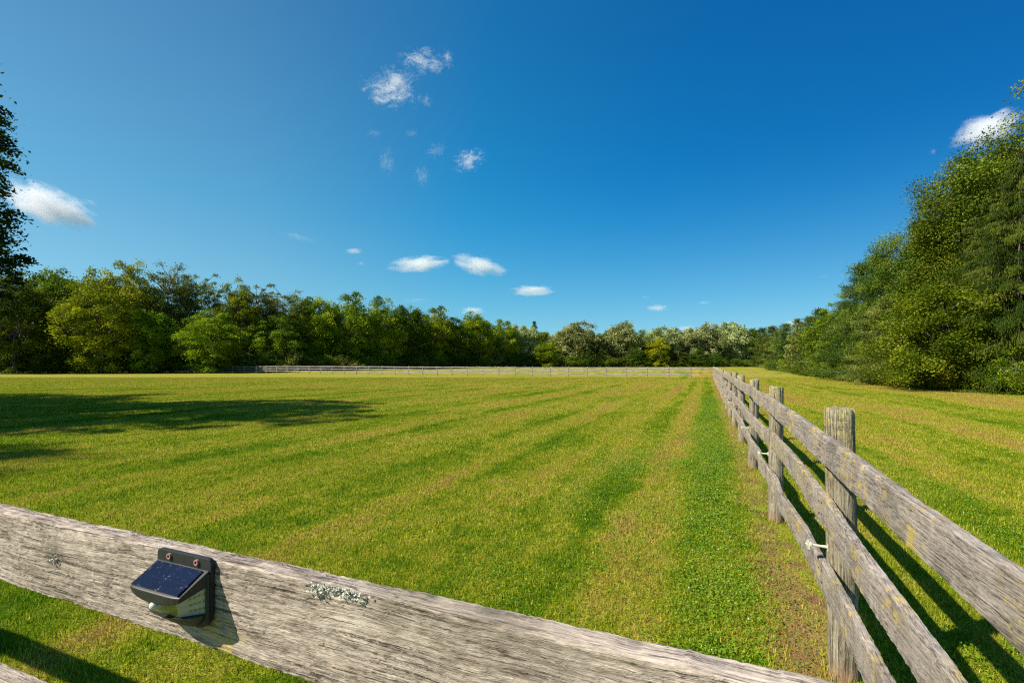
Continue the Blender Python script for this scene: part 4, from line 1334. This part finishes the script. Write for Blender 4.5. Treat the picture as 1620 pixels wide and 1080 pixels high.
C_SOLID = cloud_mat("cloud_full", 0.015, 1.6, 1, False)
C_WISP = cloud_mat("cloud_wispy", 0.026, 1.0, 2, True)
C_FAINT = cloud_mat("cloud_faint", 0.006, 1.2, 3, True)
bm = bmesh.new(); bmesh.ops.create_icosphere(bm, subdivisions=3, radius=1.0)
cloud_me = bpy.data.meshes.new("cloud"); bm.to_mesh(cloud_me); bm.free(); cloud_me.materials.append(C_SOLID)
CL = [  # column, row, width px, height px, tilt, material, label
    (620, 140, 100, 66, 0, C_WISP, "largest wispy torn cloud, high left of the middle"),
    (672, 99, 84, 40, -8, C_WISP, "ragged wispy cloud touching the upper right of the large torn one"),
    (708, 92, 20, 34, 20, C_WISP, "small pointed wisp at the right tip of the upper ragged cloud"),
    (674, 160, 20, 20, 0, C_WISP, "tiny puff just right of the large torn cloud"),
    (742, 254, 62, 38, 20, C_WISP, "heart-shaped wispy cloud under the high torn clouds"),
    (690, 239, 42, 26, 20, C_FAINT, "faint wisp left of the heart-shaped cloud"),
    (668, 278, 34, 40, 0, C_FAINT, "faint vertical wisp lower left of the heart-shaped cloud"),
    (612, 255, 30, 50, 0, C_FAINT, "faintest thin wisp under the large torn cloud"),
    (592, 211, 34, 14, 0, C_FAINT, "faint short wisp right below the large torn cloud"),
    (650, 211, 26, 18, 0, C_FAINT, "faint short wisp above the vertical ones"),
    (663, 418, 96, 25, 6, C_SOLID, "flat white cloud left of the middle above the trees, left of a pair"),
    (757, 420, 88, 31, -14, C_SOLID, "flat white cloud right of a pair above the trees"),
    (842, 460, 72, 19, 0, C_SOLID, "small flat white cloud low over the silvery trees"),
    (748, 492, 40, 16, 0, C_SOLID, "small white cloud peeping over the domed tree"),
    (560, 397, 30, 10, 0, C_SOLID, "tiny white cloud left of the pair"),
    (571, 417, 18, 11, 0, C_WISP, "tiny faint puff below the tiny white cloud"),
    (1040, 487, 36, 12, 0, C_SOLID, "tiny flat cloud over the right-hand silvery trees"),
    (1022, 470, 18, 6, 0, C_WISP, "tiny faint puff above the tiny flat cloud"),
    (1114, 479, 28, 9, 0, C_WISP, "tiny cloud left of the right-hand tree row"),
    (1085, 519, 30, 9, 0, C_SOLID, "low tiny cloud touching the silvery treetops"),
    (1252, 511, 28, 10, 0, C_SOLID, "low tiny cloud behind the olive cedar"),
    (78, 326, 140, 60, -24, C_SOLID, "big white slanting cloud at the left behind the leafy branches"),
    (142, 320, 26, 12, -10, C_WISP, "little wisp above the tip of the big left cloud"),
    (1562, 207, 100, 56, 18, C_SOLID, "big white cloud behind the highest tree at the right"),
    (1476, 240, 12, 14, 0, C_WISP, "speck of cloud left of the big right cloud"),
    (474, 376, 70, 14, -12, C_FAINT, "thin faint streak left of the middle of the sky"),
    (657, 475, 56, 8, 0, C_FAINT, "thin faint streak just above the tree line"),
    (1305, 437, 22, 9, 0, C_FAINT, "faint fleck above the right-hand row"),
    (1334, 436, 16, 8, 0, C_FAINT, "second faint fleck above the right-hand row, nearer the pines"),
]
for (xp, yp, w_, h_, tl, mt, lb) in CL:
    dirv = Vector(((xp - 810) / 720, 1.0, (577 - yp) / 720))
    D = 2400.0
    o = link("cloud", cloud_me, None, (dirv.x * D, D, EYE + dirv.z * D))
    sx_, sz_ = w_ / 720 * D / 2 * 1.15, h_ / 720 * D / 2 * 1.15
    o.scale = (sx_, (sx_ + sz_) * 0.42, sz_)
    o.rotation_euler = (0, math.radians(-tl), 0)
    o.material_slots[0].link = 'OBJECT'; o.material_slots[0].material = mt
    setp(o, lb, "cloud", "clouds in the blue sky")
